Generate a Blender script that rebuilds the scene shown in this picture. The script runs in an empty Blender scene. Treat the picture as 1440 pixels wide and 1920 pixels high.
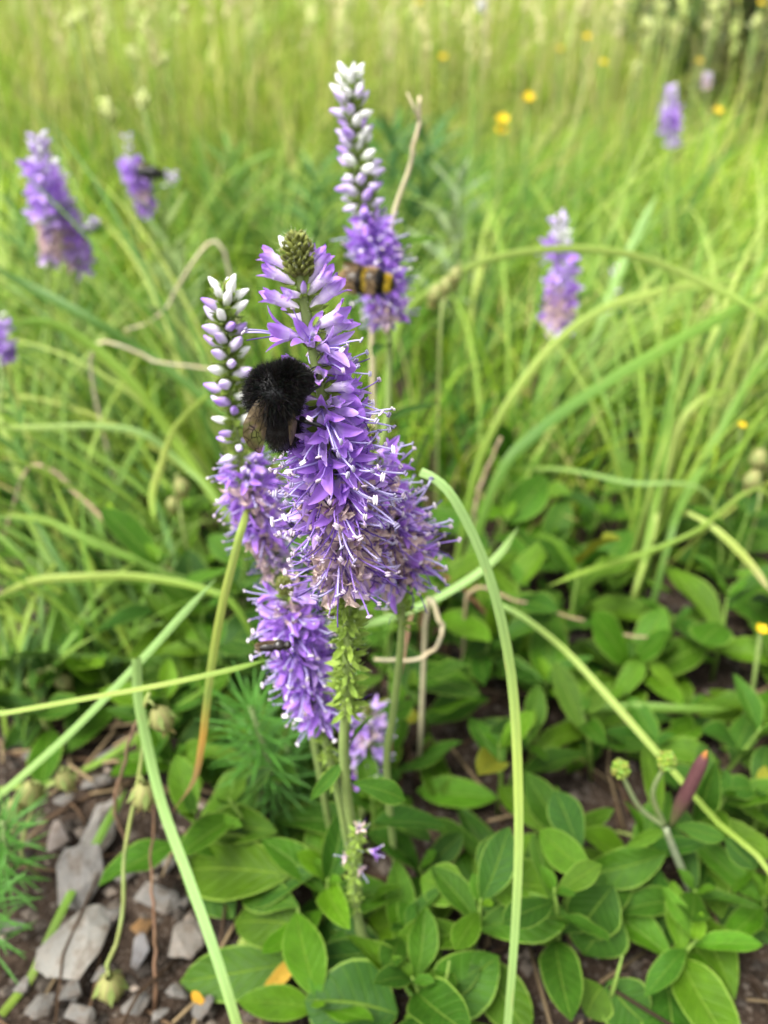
import bpy, bmesh, math, random
import numpy as np
from mathutils import Vector, Matrix, noise

random.seed(11); rng = np.random.default_rng(11)
S = bpy.context.scene
COL = S.collection

# ------------------------------------------------------------------ camera
PITCH = math.radians(31.0); CAMZ = 0.226; FPX = 1450.0
cam = bpy.data.cameras.new('camera'); camo = bpy.data.objects.new('camera', cam); COL.objects.link(camo)
camo.location = (0, 0, CAMZ); camo.rotation_euler = (math.pi/2 - PITCH, 0, 0)
cam.sensor_fit = 'VERTICAL'; cam.sensor_height = 36.0; cam.lens = 36.0*FPX/1920
cam.clip_start = 0.01; cam.clip_end = 300
cam.dof.use_dof = True; cam.dof.focus_distance = 0.129; cam.dof.aperture_fstop = 12.8
cam.dof.aperture_blades = 0
S.camera = camo
# ------------------------------------------------------------------ light
w = bpy.data.worlds.new('World'); S.world = w; w.use_nodes = True
nt = w.node_tree; bg = nt.nodes['Background']
sky = nt.nodes.new('ShaderNodeTexSky'); sky.sky_type = 'NISHITA'; sky.sun_disc = False
SUN_EL, SUN_AZ = math.radians(60), math.radians(-125)      # azimuth from +Y towards +X
sky.sun_elevation = SUN_EL; sky.sun_rotation = SUN_AZ; sky.dust_density = 4.0; sky.air_density = 1.0; sky.ozone_density = 0.6
hs = nt.nodes.new('ShaderNodeHueSaturation'); hs.inputs['Saturation'].default_value = 0.12
nt.links.new(sky.outputs[0], hs.inputs['Color']); nt.links.new(hs.outputs[0], bg.inputs[0]); bg.inputs[1].default_value = 0.10
sun = bpy.data.lights.new('sun', 'SUN'); sun.energy = 1.5; sun.angle = math.radians(28); sun.color = (1, .96, .88)
suno = bpy.data.objects.new('sun', sun); COL.objects.link(suno); suno.location = (0, 0, 5)
sd = Vector((math.sin(SUN_AZ)*math.cos(SUN_EL), math.cos(SUN_AZ)*math.cos(SUN_EL), math.sin(SUN_EL)))
suno.rotation_euler = (-sd).to_track_quat('-Z', 'Y').to_euler()
S.view_settings.view_transform = 'Standard'; S.view_settings.look = 'None'; S.view_settings.gamma = 1
S.view_settings.exposure = 2.12
S.render.engine = 'CYCLES'
S.cycles.max_bounces = 8; S.cycles.diffuse_bounces = 4; S.cycles.transmission_bounces = 6; S.cycles.transparent_max_bounces = 8
S.cycles.use_denoising = True

# ------------------------------------------------------------------ pixel -> place
CP, SP = math.cos(PITCH), math.sin(PITCH)
CAM = Vector((0, 0, CAMZ))
def ray(px, py):
    cx, cy = (px-720)/FPX, (960-py)/FPX
    return Vector((cx, CP + cy*SP, -SP + cy*CP))
def PY(px, py, y): r = ray(px, py); return CAM + r*(y/r.y)          # at forward distance y
def PZ(px, py, z=0.0): r = ray(px, py); return CAM + r*((z-CAMZ)/r.z)  # at height z
def gz(x, y):                                                        # the meadow rises behind
    t = max(0.0, y-1.4); return 0.17*t*t/(t+1.2)
def hsv_jit(c, a):
    k = 1+random.uniform(-a, a); return (c[0]*k*(1+random.uniform(-a, a)*.4), c[1]*k, c[2]*k*(1+random.uniform(-a, a)*.5))

# ------------------------------------------------------------------ materials
def nodes(name):
    m = bpy.data.materials.new(name); m.use_nodes = True
    n = m.node_tree; n.nodes.clear(); return m, n
def N(n, t, **kw):
    x = n.nodes.new(t)
    for k, v in kw.items():
        if k.startswith('i_'):
            key = k[2:]; key = int(key) if key.isdigit() else key.replace('_', ' ')
            x.inputs[key].default_value = v
        else: setattr(x, k, v)
    return x
def math_(n, op, a, b=None, c=None):
    x = n.nodes.new('ShaderNodeMath'); x.operation = op
    for i, v in enumerate((a, b, c)):
        if v is None: continue
        if isinstance(v, (int, float)): x.inputs[i].default_value = v
        else: n.links.new(v, x.inputs[i])
    return x.outputs[0]
def mixc(n, fac, a, b, blend='MIX'):
    x = n.nodes.new('ShaderNodeMix'); x.data_type = 'RGBA'; x.blend_type = blend
    for s, v in ((0, fac), (6, a), (7, b)):
        if isinstance(v, (int, float)): x.inputs[s].default_value = v
        elif isinstance(v, tuple): x.inputs[s].default_value = (*v, 1)
        else: n.links.new(v, x.inputs[s])
    return x.outputs[2]
def finish(n, color, transl, rough, spec, bump=None, tcol=None):
    p = N(n, 'ShaderNodeBsdfPrincipled'); p.inputs['Roughness'].default_value = rough; p.inputs['Specular IOR Level'].default_value = spec
    n.links.new(color, p.inputs['Base Color'])
    if bump is not None: n.links.new(bump, p.inputs['Normal'])
    out = N(n, 'ShaderNodeOutputMaterial')
    if transl > 0:
        t = N(n, 'ShaderNodeBsdfTranslucent'); n.links.new(tcol or color, t.inputs['Color'])
        a = N(n, 'ShaderNodeMixShader'); a.inputs[0].default_value = transl
        n.links.new(p.outputs[0], a.inputs[1]); n.links.new(t.outputs[0], a.inputs[2]); n.links.new(a.outputs[0], out.inputs[0])
    else: n.links.new(p.outputs[0], out.inputs[0])
def bump_(n, h, strength, dist):
    b = N(n, 'ShaderNodeBump'); b.inputs['Strength'].default_value = strength; b.inputs['Distance'].default_value = dist
    n.links.new(h, b.inputs['Height']); return b.outputs[0]

def mat_col(name, transl=.3, rough=.55, spec=.3, nscale=600, namp=.25, bump=.0):
    m, n = nodes(name)
    at = N(n, 'ShaderNodeAttribute', attribute_name='Col')
    tc = N(n, 'ShaderNodeTexCoord'); ns = N(n, 'ShaderNodeTexNoise'); ns.inputs['Scale'].default_value = nscale; ns.inputs['Detail'].default_value = 3
    n.links.new(tc.outputs['Object'], ns.inputs['Vector'])
    k = math_(n, 'MULTIPLY_ADD', ns.outputs[0], 2*namp, 1-namp)
    c = mixc(n, 1.0, at.outputs['Color'], k, 'MULTIPLY')
    finish(n, c, transl, rough, spec, bump_(n, ns.outputs[0], .5, bump) if bump else None)
    return m
def mat_leaf(name, transl=.3, rough=.5):
    """broad leaf: UV u across, v along; pale midrib and rim, side veins; colour from Col attribute of the object"""
    m, n = nodes(name)
    oi = N(n, 'ShaderNodeObjectInfo')
    uv = N(n, 'ShaderNodeUVMap'); sx = N(n, 'ShaderNodeSeparateXYZ'); n.links.new(uv.outputs[0], sx.inputs[0])
    u, v = sx.outputs[0], sx.outputs[1]
    du = math_(n, 'ABSOLUTE', math_(n, 'SUBTRACT', u, .5))                 # 0 midrib .. .5 rim
    tc = N(n, 'ShaderNodeTexCoord'); ns = N(n, 'ShaderNodeTexNoise'); ns.inputs['Scale'].default_value = 9; ns.inputs['Detail'].default_value = 5
    n.links.new(tc.outputs['Object'], ns.inputs['Vector'])
    nf = N(n, 'ShaderNodeTexNoise'); nf.inputs['Scale'].default_value = 70; nf.inputs['Detail'].default_value = 2
    n.links.new(tc.outputs['Object'], nf.inputs['Vector'])
    side = math_(n, 'SINE', math_(n, 'MULTIPLY', math_(n, 'SUBTRACT', v, math_(n, 'MULTIPLY', du, .55)), 46.0))
    vein = math_(n, 'POWER', math_(n, 'MULTIPLY_ADD', side, .5, .5), 10.0)
    rib = math_(n, 'SUBTRACT', 1.0, math_(n, 'SMOOTH_MIN', math_(n, 'MULTIPLY', du, 38.0), 1.0, .2))
    rim = math_(n, 'GREATER_THAN', du, .462)
    rimw = math_(n, 'MULTIPLY', rim, .42)
    c = mixc(n, 1.0, oi.outputs['Color'], math_(n, 'MULTIPLY_ADD', ns.outputs[0], .7, .65), 'MULTIPLY')
    c = mixc(n, math_(n, 'MULTIPLY', vein, .10), c, (.15, .26, .03))
    c = mixc(n, math_(n, 'MULTIPLY', math_(n, 'MAXIMUM', rib, 0.0), .5), c, (.22, .33, .05))
    c = mixc(n, rimw, c, (.25, .38, .06))
    # sparse brown specks
    sp = math_(n, 'GREATER_THAN', nf.outputs[0], .74)
    c = mixc(n, math_(n, 'MULTIPLY', sp, .5), c, (.16, .12, .04))
    h = math_(n, 'ADD', math_(n, 'MULTIPLY', vein, -.5), math_(n, 'MULTIPLY', math_(n, 'MAXIMUM', rib, 0.0), -1.2))
    h = math_(n, 'ADD', h, math_(n, 'MULTIPLY', nf.outputs[0], .7))
    finish(n, c, transl, rough, .18, bump_(n, h, .55, .0006))
    return m
def mat_blade(name, transl=.35):
    """grass blade: Col attribute plus fine parallel lines from UV"""
    m, n = nodes(name)
    at = N(n, 'ShaderNodeAttribute', attribute_name='Col')
    uv = N(n, 'ShaderNodeUVMap'); sx = N(n, 'ShaderNodeSeparateXYZ'); n.links.new(uv.outputs[0], sx.inputs[0])
    ln = math_(n, 'MULTIPLY_ADD', math_(n, 'SINE', math_(n, 'MULTIPLY', sx.outputs[0], 44.0)), .5, .5)
    mp = N(n, 'ShaderNodeMapping'); mp.inputs['Scale'].default_value = (9, 16, 1); n.links.new(uv.outputs[0], mp.inputs[0])
    ns = N(n, 'ShaderNodeTexNoise'); ns.inputs['Scale'].default_value = 1; ns.inputs['Detail'].default_value = 4; n.links.new(mp.outputs[0], ns.inputs['Vector'])
    c = mixc(n, 1.0, at.outputs['Color'], math_(n, 'MULTIPLY_ADD', ns.outputs[0], .6, .7), 'MULTIPLY')
    c = mixc(n, math_(n, 'MULTIPLY', ln, .18), c, (.42, .54, .18))
    mp2 = N(n, 'ShaderNodeMapping'); mp2.inputs['Scale'].default_value = (2.2, 13, 1); n.links.new(uv.outputs[0], mp2.inputs[0])
    oi = N(n, 'ShaderNodeObjectInfo'); n.links.new(oi.outputs['Location'], mp2.inputs[1])
    n2 = N(n, 'ShaderNodeTexNoise'); n2.inputs['Scale'].default_value = 1.3; n2.inputs['Detail'].default_value = 5; n.links.new(mp2.outputs[0], n2.inputs['Vector'])
    br = N(n, 'ShaderNodeMapRange'); br.inputs[1].default_value = .62; br.inputs[2].default_value = .70; n.links.new(n2.outputs[0], br.inputs[0])
    c = mixc(n, math_(n, 'MULTIPLY', br.outputs[0], .55), c, (.34, .26, .09))
    rib = math_(n, 'LESS_THAN', math_(n, 'ABSOLUTE', math_(n, 'SUBTRACT', sx.outputs[0], .5)), .035)
    c = mixc(n, math_(n, 'MULTIPLY', rib, .45), c, (.05, .10, .03))
    finish(n, c, transl, .5, .3, bump_(n, ln, .35, .00015))
    return m
def mat_bulk(name, transl=.4):
    m, n = nodes(name)
    at = N(n, 'ShaderNodeAttribute', attribute_name='Col')
    finish(n, at.outputs['Color'], transl, .6, .2); return m
def mat_soil():
    m, n = nodes('soil')
    tc = N(n, 'ShaderNodeTexCoord')
    a = N(n, 'ShaderNodeTexNoise'); a.inputs['Scale'].default_value = 60; a.inputs['Detail'].default_value = 8; a.inputs['Roughness'].default_value = .7
    b = N(n, 'ShaderNodeTexVoronoi'); b.inputs['Scale'].default_value = 420
    c_ = N(n, 'ShaderNodeTexNoise'); c_.inputs['Scale'].default_value = 900; c_.inputs['Detail'].default_value = 4
    for x in (a, b, c_): n.links.new(tc.outputs['Object'], x.inputs['Vector'])
    r = N(n, 'ShaderNodeValToRGB'); n.links.new(a.outputs[0], r.inputs[0])
    e = r.color_ramp.elements; e[0].position = .35; e[0].color = (.012, .008, .005, 1); e[1].position = .74; e[1].color = (.075, .052, .034, 1)
    e2 = r.color_ramp.elements.new(.55); e2.color = (.030, .019, .012, 1)
    c = mixc(n, math_(n, 'MULTIPLY', math_(n, 'GREATER_THAN', c_.outputs[0], .62), .5), r.outputs[0], (.17, .14, .11))
    h = math_(n, 'ADD', math_(n, 'MULTIPLY', b.outputs[0], .6), math_(n, 'MULTIPLY', a.outputs[0], 1.4))
    finish(n, c, 0, .9, .2, bump_(n, h, 1.0, .002)); return m
def mat_stone():
    m, n = nodes('shale')
    oi = N(n, 'ShaderNodeObjectInfo'); tc = N(n, 'ShaderNodeTexCoord')
    a = N(n, 'ShaderNodeTexNoise'); a.inputs['Scale'].default_value = 3.5; a.inputs['Detail'].default_value = 9; a.inputs['Roughness'].default_value = .7
    b = N(n, 'ShaderNodeTexNoise'); b.inputs['Scale'].default_value = 26; b.inputs['Detail'].default_value = 3
    for x in (a, b): n.links.new(tc.outputs['Object'], x.inputs['Vector'])
    c = mixc(n, 1.0, oi.outputs['Color'], math_(n, 'MULTIPLY_ADD', a.outputs[0], 1.1, .42), 'MULTIPLY')
    c = mixc(n, math_(n, 'MULTIPLY', math_(n, 'MULTIPLY_ADD', a.outputs[0], 5.0, -2.4), .30), c, (.14, .095, .055))
    d_ = N(n, 'ShaderNodeTexNoise'); d_.inputs['Scale'].default_value = 2.2; d_.inputs['Detail'].default_value = 7; d_.inputs['Roughness'].default_value = .7; n.links.new(tc.outputs['Object'], d_.inputs['Vector'])
    dirt = N(n, 'ShaderNodeMapRange'); dirt.inputs[1].default_value = .48; dirt.inputs[2].default_value = .66; n.links.new(d_.outputs[0], dirt.inputs[0])
    c = mixc(n, math_(n, 'MULTIPLY', dirt.outputs[0], .75), c, (.075, .052, .034))
    h = math_(n, 'ADD', a.outputs[0], math_(n, 'MULTIPLY', b.outputs[0], .3))
    finish(n, c, 0, .75, .3, bump_(n, h, .8, .0012)); return m
def mat_wing():
    m, n = nodes('wing_membrane')
    uv = N(n, 'ShaderNodeUVMap')
    vo = N(n, 'ShaderNodeTexVoronoi'); vo.feature = 'DISTANCE_TO_EDGE'; vo.inputs['Scale'].default_value = 3.2; n.links.new(uv.outputs[0], vo.inputs['Vector'])
    ns = N(n, 'ShaderNodeTexNoise'); ns.inputs['Scale'].default_value = 7; n.links.new(uv.outputs[0], ns.inputs['Vector'])
    vein = math_(n, 'LESS_THAN', vo.outputs[0], .035)
    c = mixc(n, ns.outputs[0], (.07, .05, .03), (.24, .18, .10)); c = mixc(n, vein, c, (.02, .013, .008))
    p = N(n, 'ShaderNodeBsdfPrincipled'); p.inputs['Roughness'].default_value = .35; n.links.new(c, p.inputs['Base Color'])
    t = N(n, 'ShaderNodeBsdfTransparent'); t.inputs[0].default_value = (.75, .62, .42, 1)
    mx = N(n, 'ShaderNodeMixShader'); n.links.new(math_(n, 'MULTIPLY_ADD', vein, .3, .62), mx.inputs[0])
    n.links.new(t.outputs[0], mx.inputs[1]); n.links.new(p.outputs[0], mx.inputs[2])
    o = N(n, 'ShaderNodeOutputMaterial'); n.links.new(mx.outputs[0], o.inputs[0]); return m

M = dict(soil=mat_soil(), stone=mat_stone(), leaf=mat_leaf('leaf', .24), blade=mat_blade('blade'), bulk=mat_bulk('bulk_grass'),
         petal=mat_col('petal', .35, .6, .25, 900, .18), stem=mat_col('stem', .1, .6, .25, 500, .2), dry=mat_col('dry_stem', .1, .8, .15, 700, .3),
         sepal=mat_col('sepal', .3, .6, .2, 900, .2), chitin=mat_col('chitin', 0, .35, .5, 900, .3), fur=mat_col('fur', .04, .5, .18, 10, .05),
         pod=mat_col('pod', .35, .55, .25, 400, .25), needle=mat_col('needle', .3, .5, .3, 300, .2), wing=mat_wing(), grit=mat_col('grit', 0, .9, .2, 900, .3))

# ------------------------------------------------------------------ mesh collecting
class MB:
    def __init__(s): s.v = []; s.f = []; s.uv = []; s.c = []
    def add(s, v, f, c, uv=None):
        o = len(s.v); s.v += [tuple(x) for x in v]; s.f += [tuple(i+o for i in q) for q in f]
        s.c += (c if isinstance(c, list) else [c]*len(v)); s.uv += (uv if uv else [(0, 0)]*len(v))
    def mesh(s, name, mat, smooth=True):
        m = bpy.data.meshes.new(name); m.from_pydata(s.v, [], s.f)
        n = len(s.v)
        a = m.attributes.new('Col', 'FLOAT_COLOR', 'POINT'); a.data.foreach_set('color', np.hstack([np.array(s.c, np.float32).reshape(n, 3), np.ones((n, 1), np.float32)]).ravel())
        l = m.uv_layers.new(name='UVMap'); vi = np.zeros(len(m.loops), np.int32); m.loops.foreach_get('vertex_index', vi)
        l.data.foreach_set('uv', np.array(s.uv, np.float32)[vi].ravel())
        if smooth: m.polygons.foreach_set('use_smooth', np.ones(len(m.polygons), bool))
        m.materials.append(mat); m.update(); return m
    def grid(s, rows, cols_, uvs, wrap=False):
        """rows: list of lists of points"""
        nr, nc = len(rows), len(rows[0]); f = []
        for i in range(nr-1):
            for j in range(nc if wrap else nc-1):
                k = (j+1) % nc; f.append((i*nc+j, i*nc+k, (i+1)*nc+k, (i+1)*nc+j))
        s.add([p for r in rows for p in r], f, [c for r in cols_ for c in r], [u for r in uvs for u in r])
    def tube(s, pts, rad, col, n=5, cap=True):
        pts = [Vector(p) for p in pts]; rows = []; cs = []; us = []
        t0 = (pts[1]-pts[0]).normalized(); a = t0.orthogonal().normalized()
        for i, p in enumerate(pts):
            t = (pts[min(i+1, len(pts)-1)]-pts[max(i-1, 0)]).normalized()
            a = (a - t*a.dot(t)).normalized(); b = t.cross(a)
            r = rad[i] if isinstance(rad, (list, tuple)) else rad
            rows.append([p + (a*math.cos(q)+b*math.sin(q))*r for q in (2*math.pi*k/n for k in range(n))])
            c = col[i] if isinstance(col, list) else col
            cs.append([c]*n); us.append([(k/n, i/len(pts)) for k in range(n)])
        o = len(s.v); s.grid(rows, cs, us, True)
        if cap:
            s.f.append(tuple(o+k for k in reversed(range(n)))); e = o+(len(pts)-1)*n; s.f.append(tuple(e+k for k in range(n)))
    def ellipsoid(s, c, ax, col, nu=8, nv=6):
        """ax: three axis vectors"""
        c = Vector(c); X, Y, Z = [Vector(a) for a in ax]; rows = []; 
        for i in range(nv+1):
            th = math.pi*i/nv; r = max(math.sin(th), .02)
            rows.append([c + (X*math.cos(2*math.pi*k/nu)+Y*math.sin(2*math.pi*k/nu))*r + Z*math.cos(th) for k in range(nu)])
        s.grid(rows, [[col]*nu]*(nv+1), [[(k/nu, i/nv) for k in range(nu)] for i in range(nv+1)], True)
    def ribbon(s, pts, wid, side, cols, fold=.3, nrm=None):
        """V-folded blade along pts; side per point"""
        rows = []; cs = []; us = []; n = len(pts)
        for i, p in enumerate(pts):
            t = (pts[min(i+1, n-1)]-pts[max(i-1, 0)]).normalized(); a = side[i]; a = (a-t*a.dot(t)).normalized(); b = a.cross(t)
            h = wid[i]/2
            rows.append([p-a*h+b*h*fold, p-a*h*.5+b*h*fold*.42, p, p+a*h*.5+b*h*fold*.42, p+a*h+b*h*fold]); cs.append([cols[i]]*5); us.append([(.0, i/n), (.25, i/n), (.5, i/n), (.75, i/n), (1., i/n)])
        s.grid(rows, cs, us)

def obj(name, mesh, parent=None, mat4=None, color=None):
    o = bpy.data.objects.new(name, mesh); COL.objects.link(o)
    if parent is not None: o.parent = parent
    if mat4 is not None: o.matrix_basis = mat4
    if color is not None: o.color = (*color, 1)
    return o
def tag(o, label, cat, group=None, kind=None):
    o['label'] = label; o['category'] = cat
    if group: o['group'] = group
    if kind: o['kind'] = kind
    return o
def thing(name, loc, label, cat, group=None):
    o = bpy.data.objects.new(name, None); COL.objects.link(o); o.location = loc; o.empty_display_size = .005
    return tag(o, label, cat, group)
def frame(p, y, z, sx=1, sy=1, sz=1):
    """matrix: origin p, local Y along y, local Z near z"""
    y = Vector(y).normalized(); z = Vector(z); x = y.cross(z)
    if x.length < 1e-6: x = y.orthogonal()
    x.normalize(); z = x.cross(y)
    m = Matrix((x*sx, y*sy, z*sz)).transposed().to_4x4(); m.translation = p; return m
def frameZ(p, z, roll, s=1.0):
    z = Vector(z).normalized(); q = z.to_track_quat('Z', 'Y').to_matrix() @ Matrix.Rotation(roll, 3, 'Z')
    m = (q*s).to_4x4(); m.translation = p; return m
def crom(P, n):
    P = [np.array(p, float) for p in P]; P = [2*P[0]-P[1]] + P + [2*P[-1]-P[-2]]; k = len(P)-3; out = []
    for i in range(n):
        t = i/(n-1)*k; j = min(int(t), k-1); t -= j; a, b, c, d = P[j:j+4]
        out.append(.5*((2*b)+(-a+c)*t+(2*a-5*b+4*c-d)*t*t+(-a+3*b-3*c+d)*t**3))
    return out
def lerp(a, b, t): return tuple(x+(y-x)*t for x, y in zip(a, b))

# ================================================================== SETTING
def axis(lo, hi, fine_lo, fine_hi, step, grow):
    c = list(np.arange(fine_lo, fine_hi, step)); s = step
    while c[-1] < hi: s *= grow; c.append(c[-1]+s)
    s = step
    while c[0] > lo: s *= grow; c.insert(0, c[0]-s)
    return np.array(c)
gx = axis(-60, 60, -.26, .26, .004, 1.14); gy = axis(-20, 90, .03, .42, .004, 1.14)
def bumps(x, y):
    return .006*noise.noise((x*22, y*22, 0)) + .0035*noise.noise((x*70, y*70, 3)) + .0018*noise.noise((x*190, y*190, 7))
gm = MB(); rows = []
for yy in gy:
    rows.append([(xx, yy, gz(xx, yy) - .004 + (bumps(xx, yy) if abs(xx) < .6 and yy < .9 else 0)) for xx in gx])
gm.grid(rows, [[(.05, .04, .03)]*len(gx)]*len(gy), [[(0, 0)]*len(gx)]*len(gy))
go = obj('ground', gm.mesh('ground', M['soil'])); go['kind'] = 'structure'; go['label'] = 'dark crumbly soil under the meadow plants'

# ================================================================== STONES
def rock_mesh(seed, flat):
    r = random.Random(seed); bm = bmesh.new()
    for _ in range(10):
        v = Vector((r.gauss(0, 1), r.gauss(0, 1), r.gauss(0, 1))).normalized()*r.uniform(.8, 1.1); bm.verts.new((v.x, v.y, v.z*flat))
    bmesh.ops.convex_hull(bm, input=bm.verts)
    for v in [v for v in bm.verts if not v.link_faces]: bm.verts.remove(v)
    bmesh.ops.bevel(bm, geom=bm.edges[:], offset=.018, segments=1, affect='EDGES', profile=.5)
    bmesh.ops.triangulate(bm, faces=bm.faces[:]); bmesh.ops.subdivide_edges(bm, edges=[e for e in bm.edges if e.calc_length() > .3], cuts=2, use_grid_fill=True)
    for v in bm.verts: v.co += v.co.normalized()*(.07*noise.noise(v.co*2.6+Vector((seed, 0, 0)))+.03*noise.noise(v.co*8))
    bmesh.ops.recalc_face_normals(bm, faces=bm.faces)
    m = bpy.data.meshes.new('stone'); bm.to_mesh(m); bm.free(); m.materials.append(M['stone']); return m
rocks = [rock_mesh(100+i, f) for i, f in enumerate((.35, .5, .3, .6, .45, .8))]
def stone(px, py, wpx, hpx, label, tilt=0, variant=None, col=None, group=None, rz=None):
    p = PZ(px, py, .001); d = (p-CAM).dot(Vector((0, CP, -SP))); k = d/FPX/2
    o = obj('stone', random.choice(rocks) if variant is None else rocks[variant])
    g = random.uniform(.24, .36) if col is None else 1
    o.color = (*[x*.46 for x in (col or (g*1.02, g*.97, g*.88))], 1)
    o.location = p + Vector((0, 0, hpx*k*.12)); o.scale = (wpx*k, hpx*k*1.25, max(wpx, hpx)*k)
    o.rotation_euler = (math.radians(tilt)+random.uniform(-.2, .2), random.uniform(-.25, .25), random.uniform(-.6, .6) if rz is None else rz)
    tag(o, label, 'stone', group); return o
stone(142, 1775, 150, 120, 'large flat pale grey stone with a sharp corner on the dark soil', 10, 0, (.40, .385, .34), rz=.3)
stone(150, 1655, 100, 150, 'upright pale grey stone slab behind the large flat stone', 55, 1, (.40, .38, .35), rz=.1)
stone(190, 1560, 70, 110, 'whitish rounded stone leaning under the nodding seed pods', 45, 3, (.50, .47, .42))
stone(105, 1575, 60, 60, 'small pinkish white stone beside the whitish leaning stone', 10, 4, (.45, .38, .33))
stone(295, 1690, 110, 60, 'broad flat grey stone crossed by a brown straw', 12, 2, (.36, .34, .31))
stone(270, 1785, 50, 75, 'narrow grey stone standing between the large flat stone and the straw', 30, 5, (.37, .36, .36))
stone(350, 1770, 85, 85, 'beige stone lying beside the wide pale grass blade', 15, 1, (.38, .34, .29))
stone(265, 1740, 46, 34, 'small ochre orange stone on the dark soil', 5, 3, (.36, .19, .06))
for px, py, wv, hv in ((130, 1860, 60, 46), (75, 1890, 56, 50), (150, 1905, 70, 40), (40, 1850, 40, 30), (330, 1865, 50, 34), (255, 1885, 60, 40), (380, 1890, 44, 40), (210, 1720, 50, 30), (180, 1470, 70, 40), (205, 1420, 60, 40), (60, 1420, 40, 30), (320, 1620, 40, 30), (235, 1640, 46, 60), (120, 1500, 40, 30), (20, 1740, 50, 40), (345, 1690, 36, 30), (185, 1830, 44, 30), (300, 1905, 40, 26)):
    stone(px, py, wv, hv, 'small grey stone chip among the larger stones', group='small stone chips on the soil')

# grit and crumbs: nobody could count them
grit = MB(); r_ = random.Random(5)
octf = [(0, 2, 4), (2, 1, 4), (1, 3, 4), (3, 0, 4), (2, 0, 5), (1, 2, 5), (3, 1, 5), (0, 3, 5)]
for _ in range(7500):
    x, y = r_.uniform(-.22, .25), r_.uniform(.06, .36); s = r_.choice((.0005, .0008, .0012, .002))*r_.uniform(.6, 1.5)
    z = bumps(x, y)-.004+s*.3
    vs = [(x+a*s*r_.uniform(.6, 1.3), y+b*s*r_.uniform(.6, 1.3), z+c*s*r_.uniform(.4, .8)) for a, b, c in ((1, 0, 0), (-1, 0, 0), (0, 1, 0), (0, -1, 0), (0, 0, 1), (0, 0, -1))]
    k = r_.uniform(.02, .09) if (r_.random() < .8 or x > -.03) else r_.uniform(.14, .26)  # no pale grains under the leaf carpet: shade of its gaps put into colour
    grit.add(vs, octf, (k*1.1, k*.9, k*.72))
o = obj('grit', grit.mesh('grit', M['grit'], False)); tag(o, 'fine brown and grey grit scattered over the soil', 'grit', kind='stuff')
lit = MB()
for _ in range(900):
    x, y = r_.uniform(-.22, .25), r_.uniform(.07, .45); a = r_.uniform(0, 6.28); L = r_.uniform(.008, .04); z = bumps(x, y)-.002
    p0 = Vector((x, y, z)); d = Vector((math.cos(a), math.sin(a), r_.uniform(-.05, .3)))
    k = r_.uniform(.3, .9)*(1 if x < -.02 else .6); c = (.30*k, .22*k, .12*k) if r_.random() < .6 else (.13*k, .08*k, .045*k)  # litter on the leafy side coloured darker, standing in for shade between leaves
    b = Vector((r_.uniform(-1, 1), r_.uniform(-1, 1), .3))*L*.12
    lit.tube([p0, p0+d*L*.5+b, p0+d*L], [r_.uniform(.0003, .0007)]*3, c, 4)
o = obj('plant_litter', lit.mesh('litter', M['dry'])); tag(o, 'dry brown stalk litter lying on the soil', 'litter', kind='stuff')

# ================================================================== BULK GRASS (uncountable)
def bulk(name, x, y, L, W, a0, a1, az, colr, label, K=6, cat='grass', twist=None):
    """x,y root; L length; W width; a0 lean at root; a1 extra lean to tip; az lean azimuth; colr Nx3"""
    n = len(x); z = np.array([gz(a, b) for a, b in zip(x, y)])-.005
    px, py, pz = x.copy(), y.copy(), z.copy(); V = np.zeros((n, K+1, 2, 3), np.float32); C = np.ones((n, K+1, 2, 4), np.float32)
    tw = az+math.pi/2 + (rng.uniform(-.9, .9, n) if twist is None else twist)
    sxx, syy = np.cos(tw), np.sin(tw)
    for k in range(K+1):
        s = k/K; wd = W*(1-s**2.2)*.5*(0.75+.5*s if s < .5 else 1) + .00015
        V[:, k, 0] = np.stack([px-sxx*wd, py-syy*wd, pz], 1); V[:, k, 1] = np.stack([px+sxx*wd, py+syy*wd, pz+wd*.4], 1)
        C[:, k, :, :3] = (colr*(1+.0*s))[:, None, :]
        an = a0+a1*(s+.5/K)**1.5; st = L/K
        px = px+np.sin(an)*np.cos(az)*st; py = py+np.sin(an)*np.sin(az)*st; pz = pz+np.cos(an)*st
    idx = np.arange(n)[:, None]*(K+1)*2+np.arange(K)[None, :]*2
    F = np.stack([idx, idx+1, idx+3, idx+2], -1).reshape(-1, 4)
    m = bpy.data.meshes.new(name); nv = n*(K+1)*2; nf = len(F)
    m.vertices.add(nv); m.vertices.foreach_set('co', V.ravel()); m.loops.add(nf*4); m.loops.foreach_set('vertex_index', F.ravel().astype(np.int32))
    m.polygons.add(nf); m.polygons.foreach_set('loop_start', np.arange(0, nf*4, 4, dtype=np.int32)); m.polygons.foreach_set('use_smooth', np.ones(nf, bool))
    m.update(calc_edges=True); a = m.attributes.new('Col', 'FLOAT_COLOR', 'POINT'); a.data.foreach_set('color', C.ravel())
    m.materials.append(M['bulk']); o = obj(name, m); tag(o, label, cat, kind='stuff'); return o
def wedge(n, y0, y1, power=1.0, pad=.12, k=.62):
    u = rng.random(n); y = y0+(y1-y0)*u**power; x = rng.uniform(-1, 1, n)*(pad+y*k); return x, y
def pal(n, cols, wts, jit=.2):
    c = np.array(cols)[rng.choice(len(cols), n, p=np.array(wts)/sum(wts))]; return c*(1+rng.uniform(-jit, jit, (n, 1)))*(1+rng.uniform(-.08, .08, (n, 3)))
def patch(x, y, s, seed):                                    # slow variation of colour and height over the meadow
    return np.array([noise.noise((a*s+seed, b*s, seed)) for a, b in zip(x, y)])
GREEN, LIME, PALE, STRAW, DEEP = (.09, .20, .010), (.20, .31, .018), (.31, .37, .06), (.46, .42, .16), (.04, .125, .012)
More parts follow.
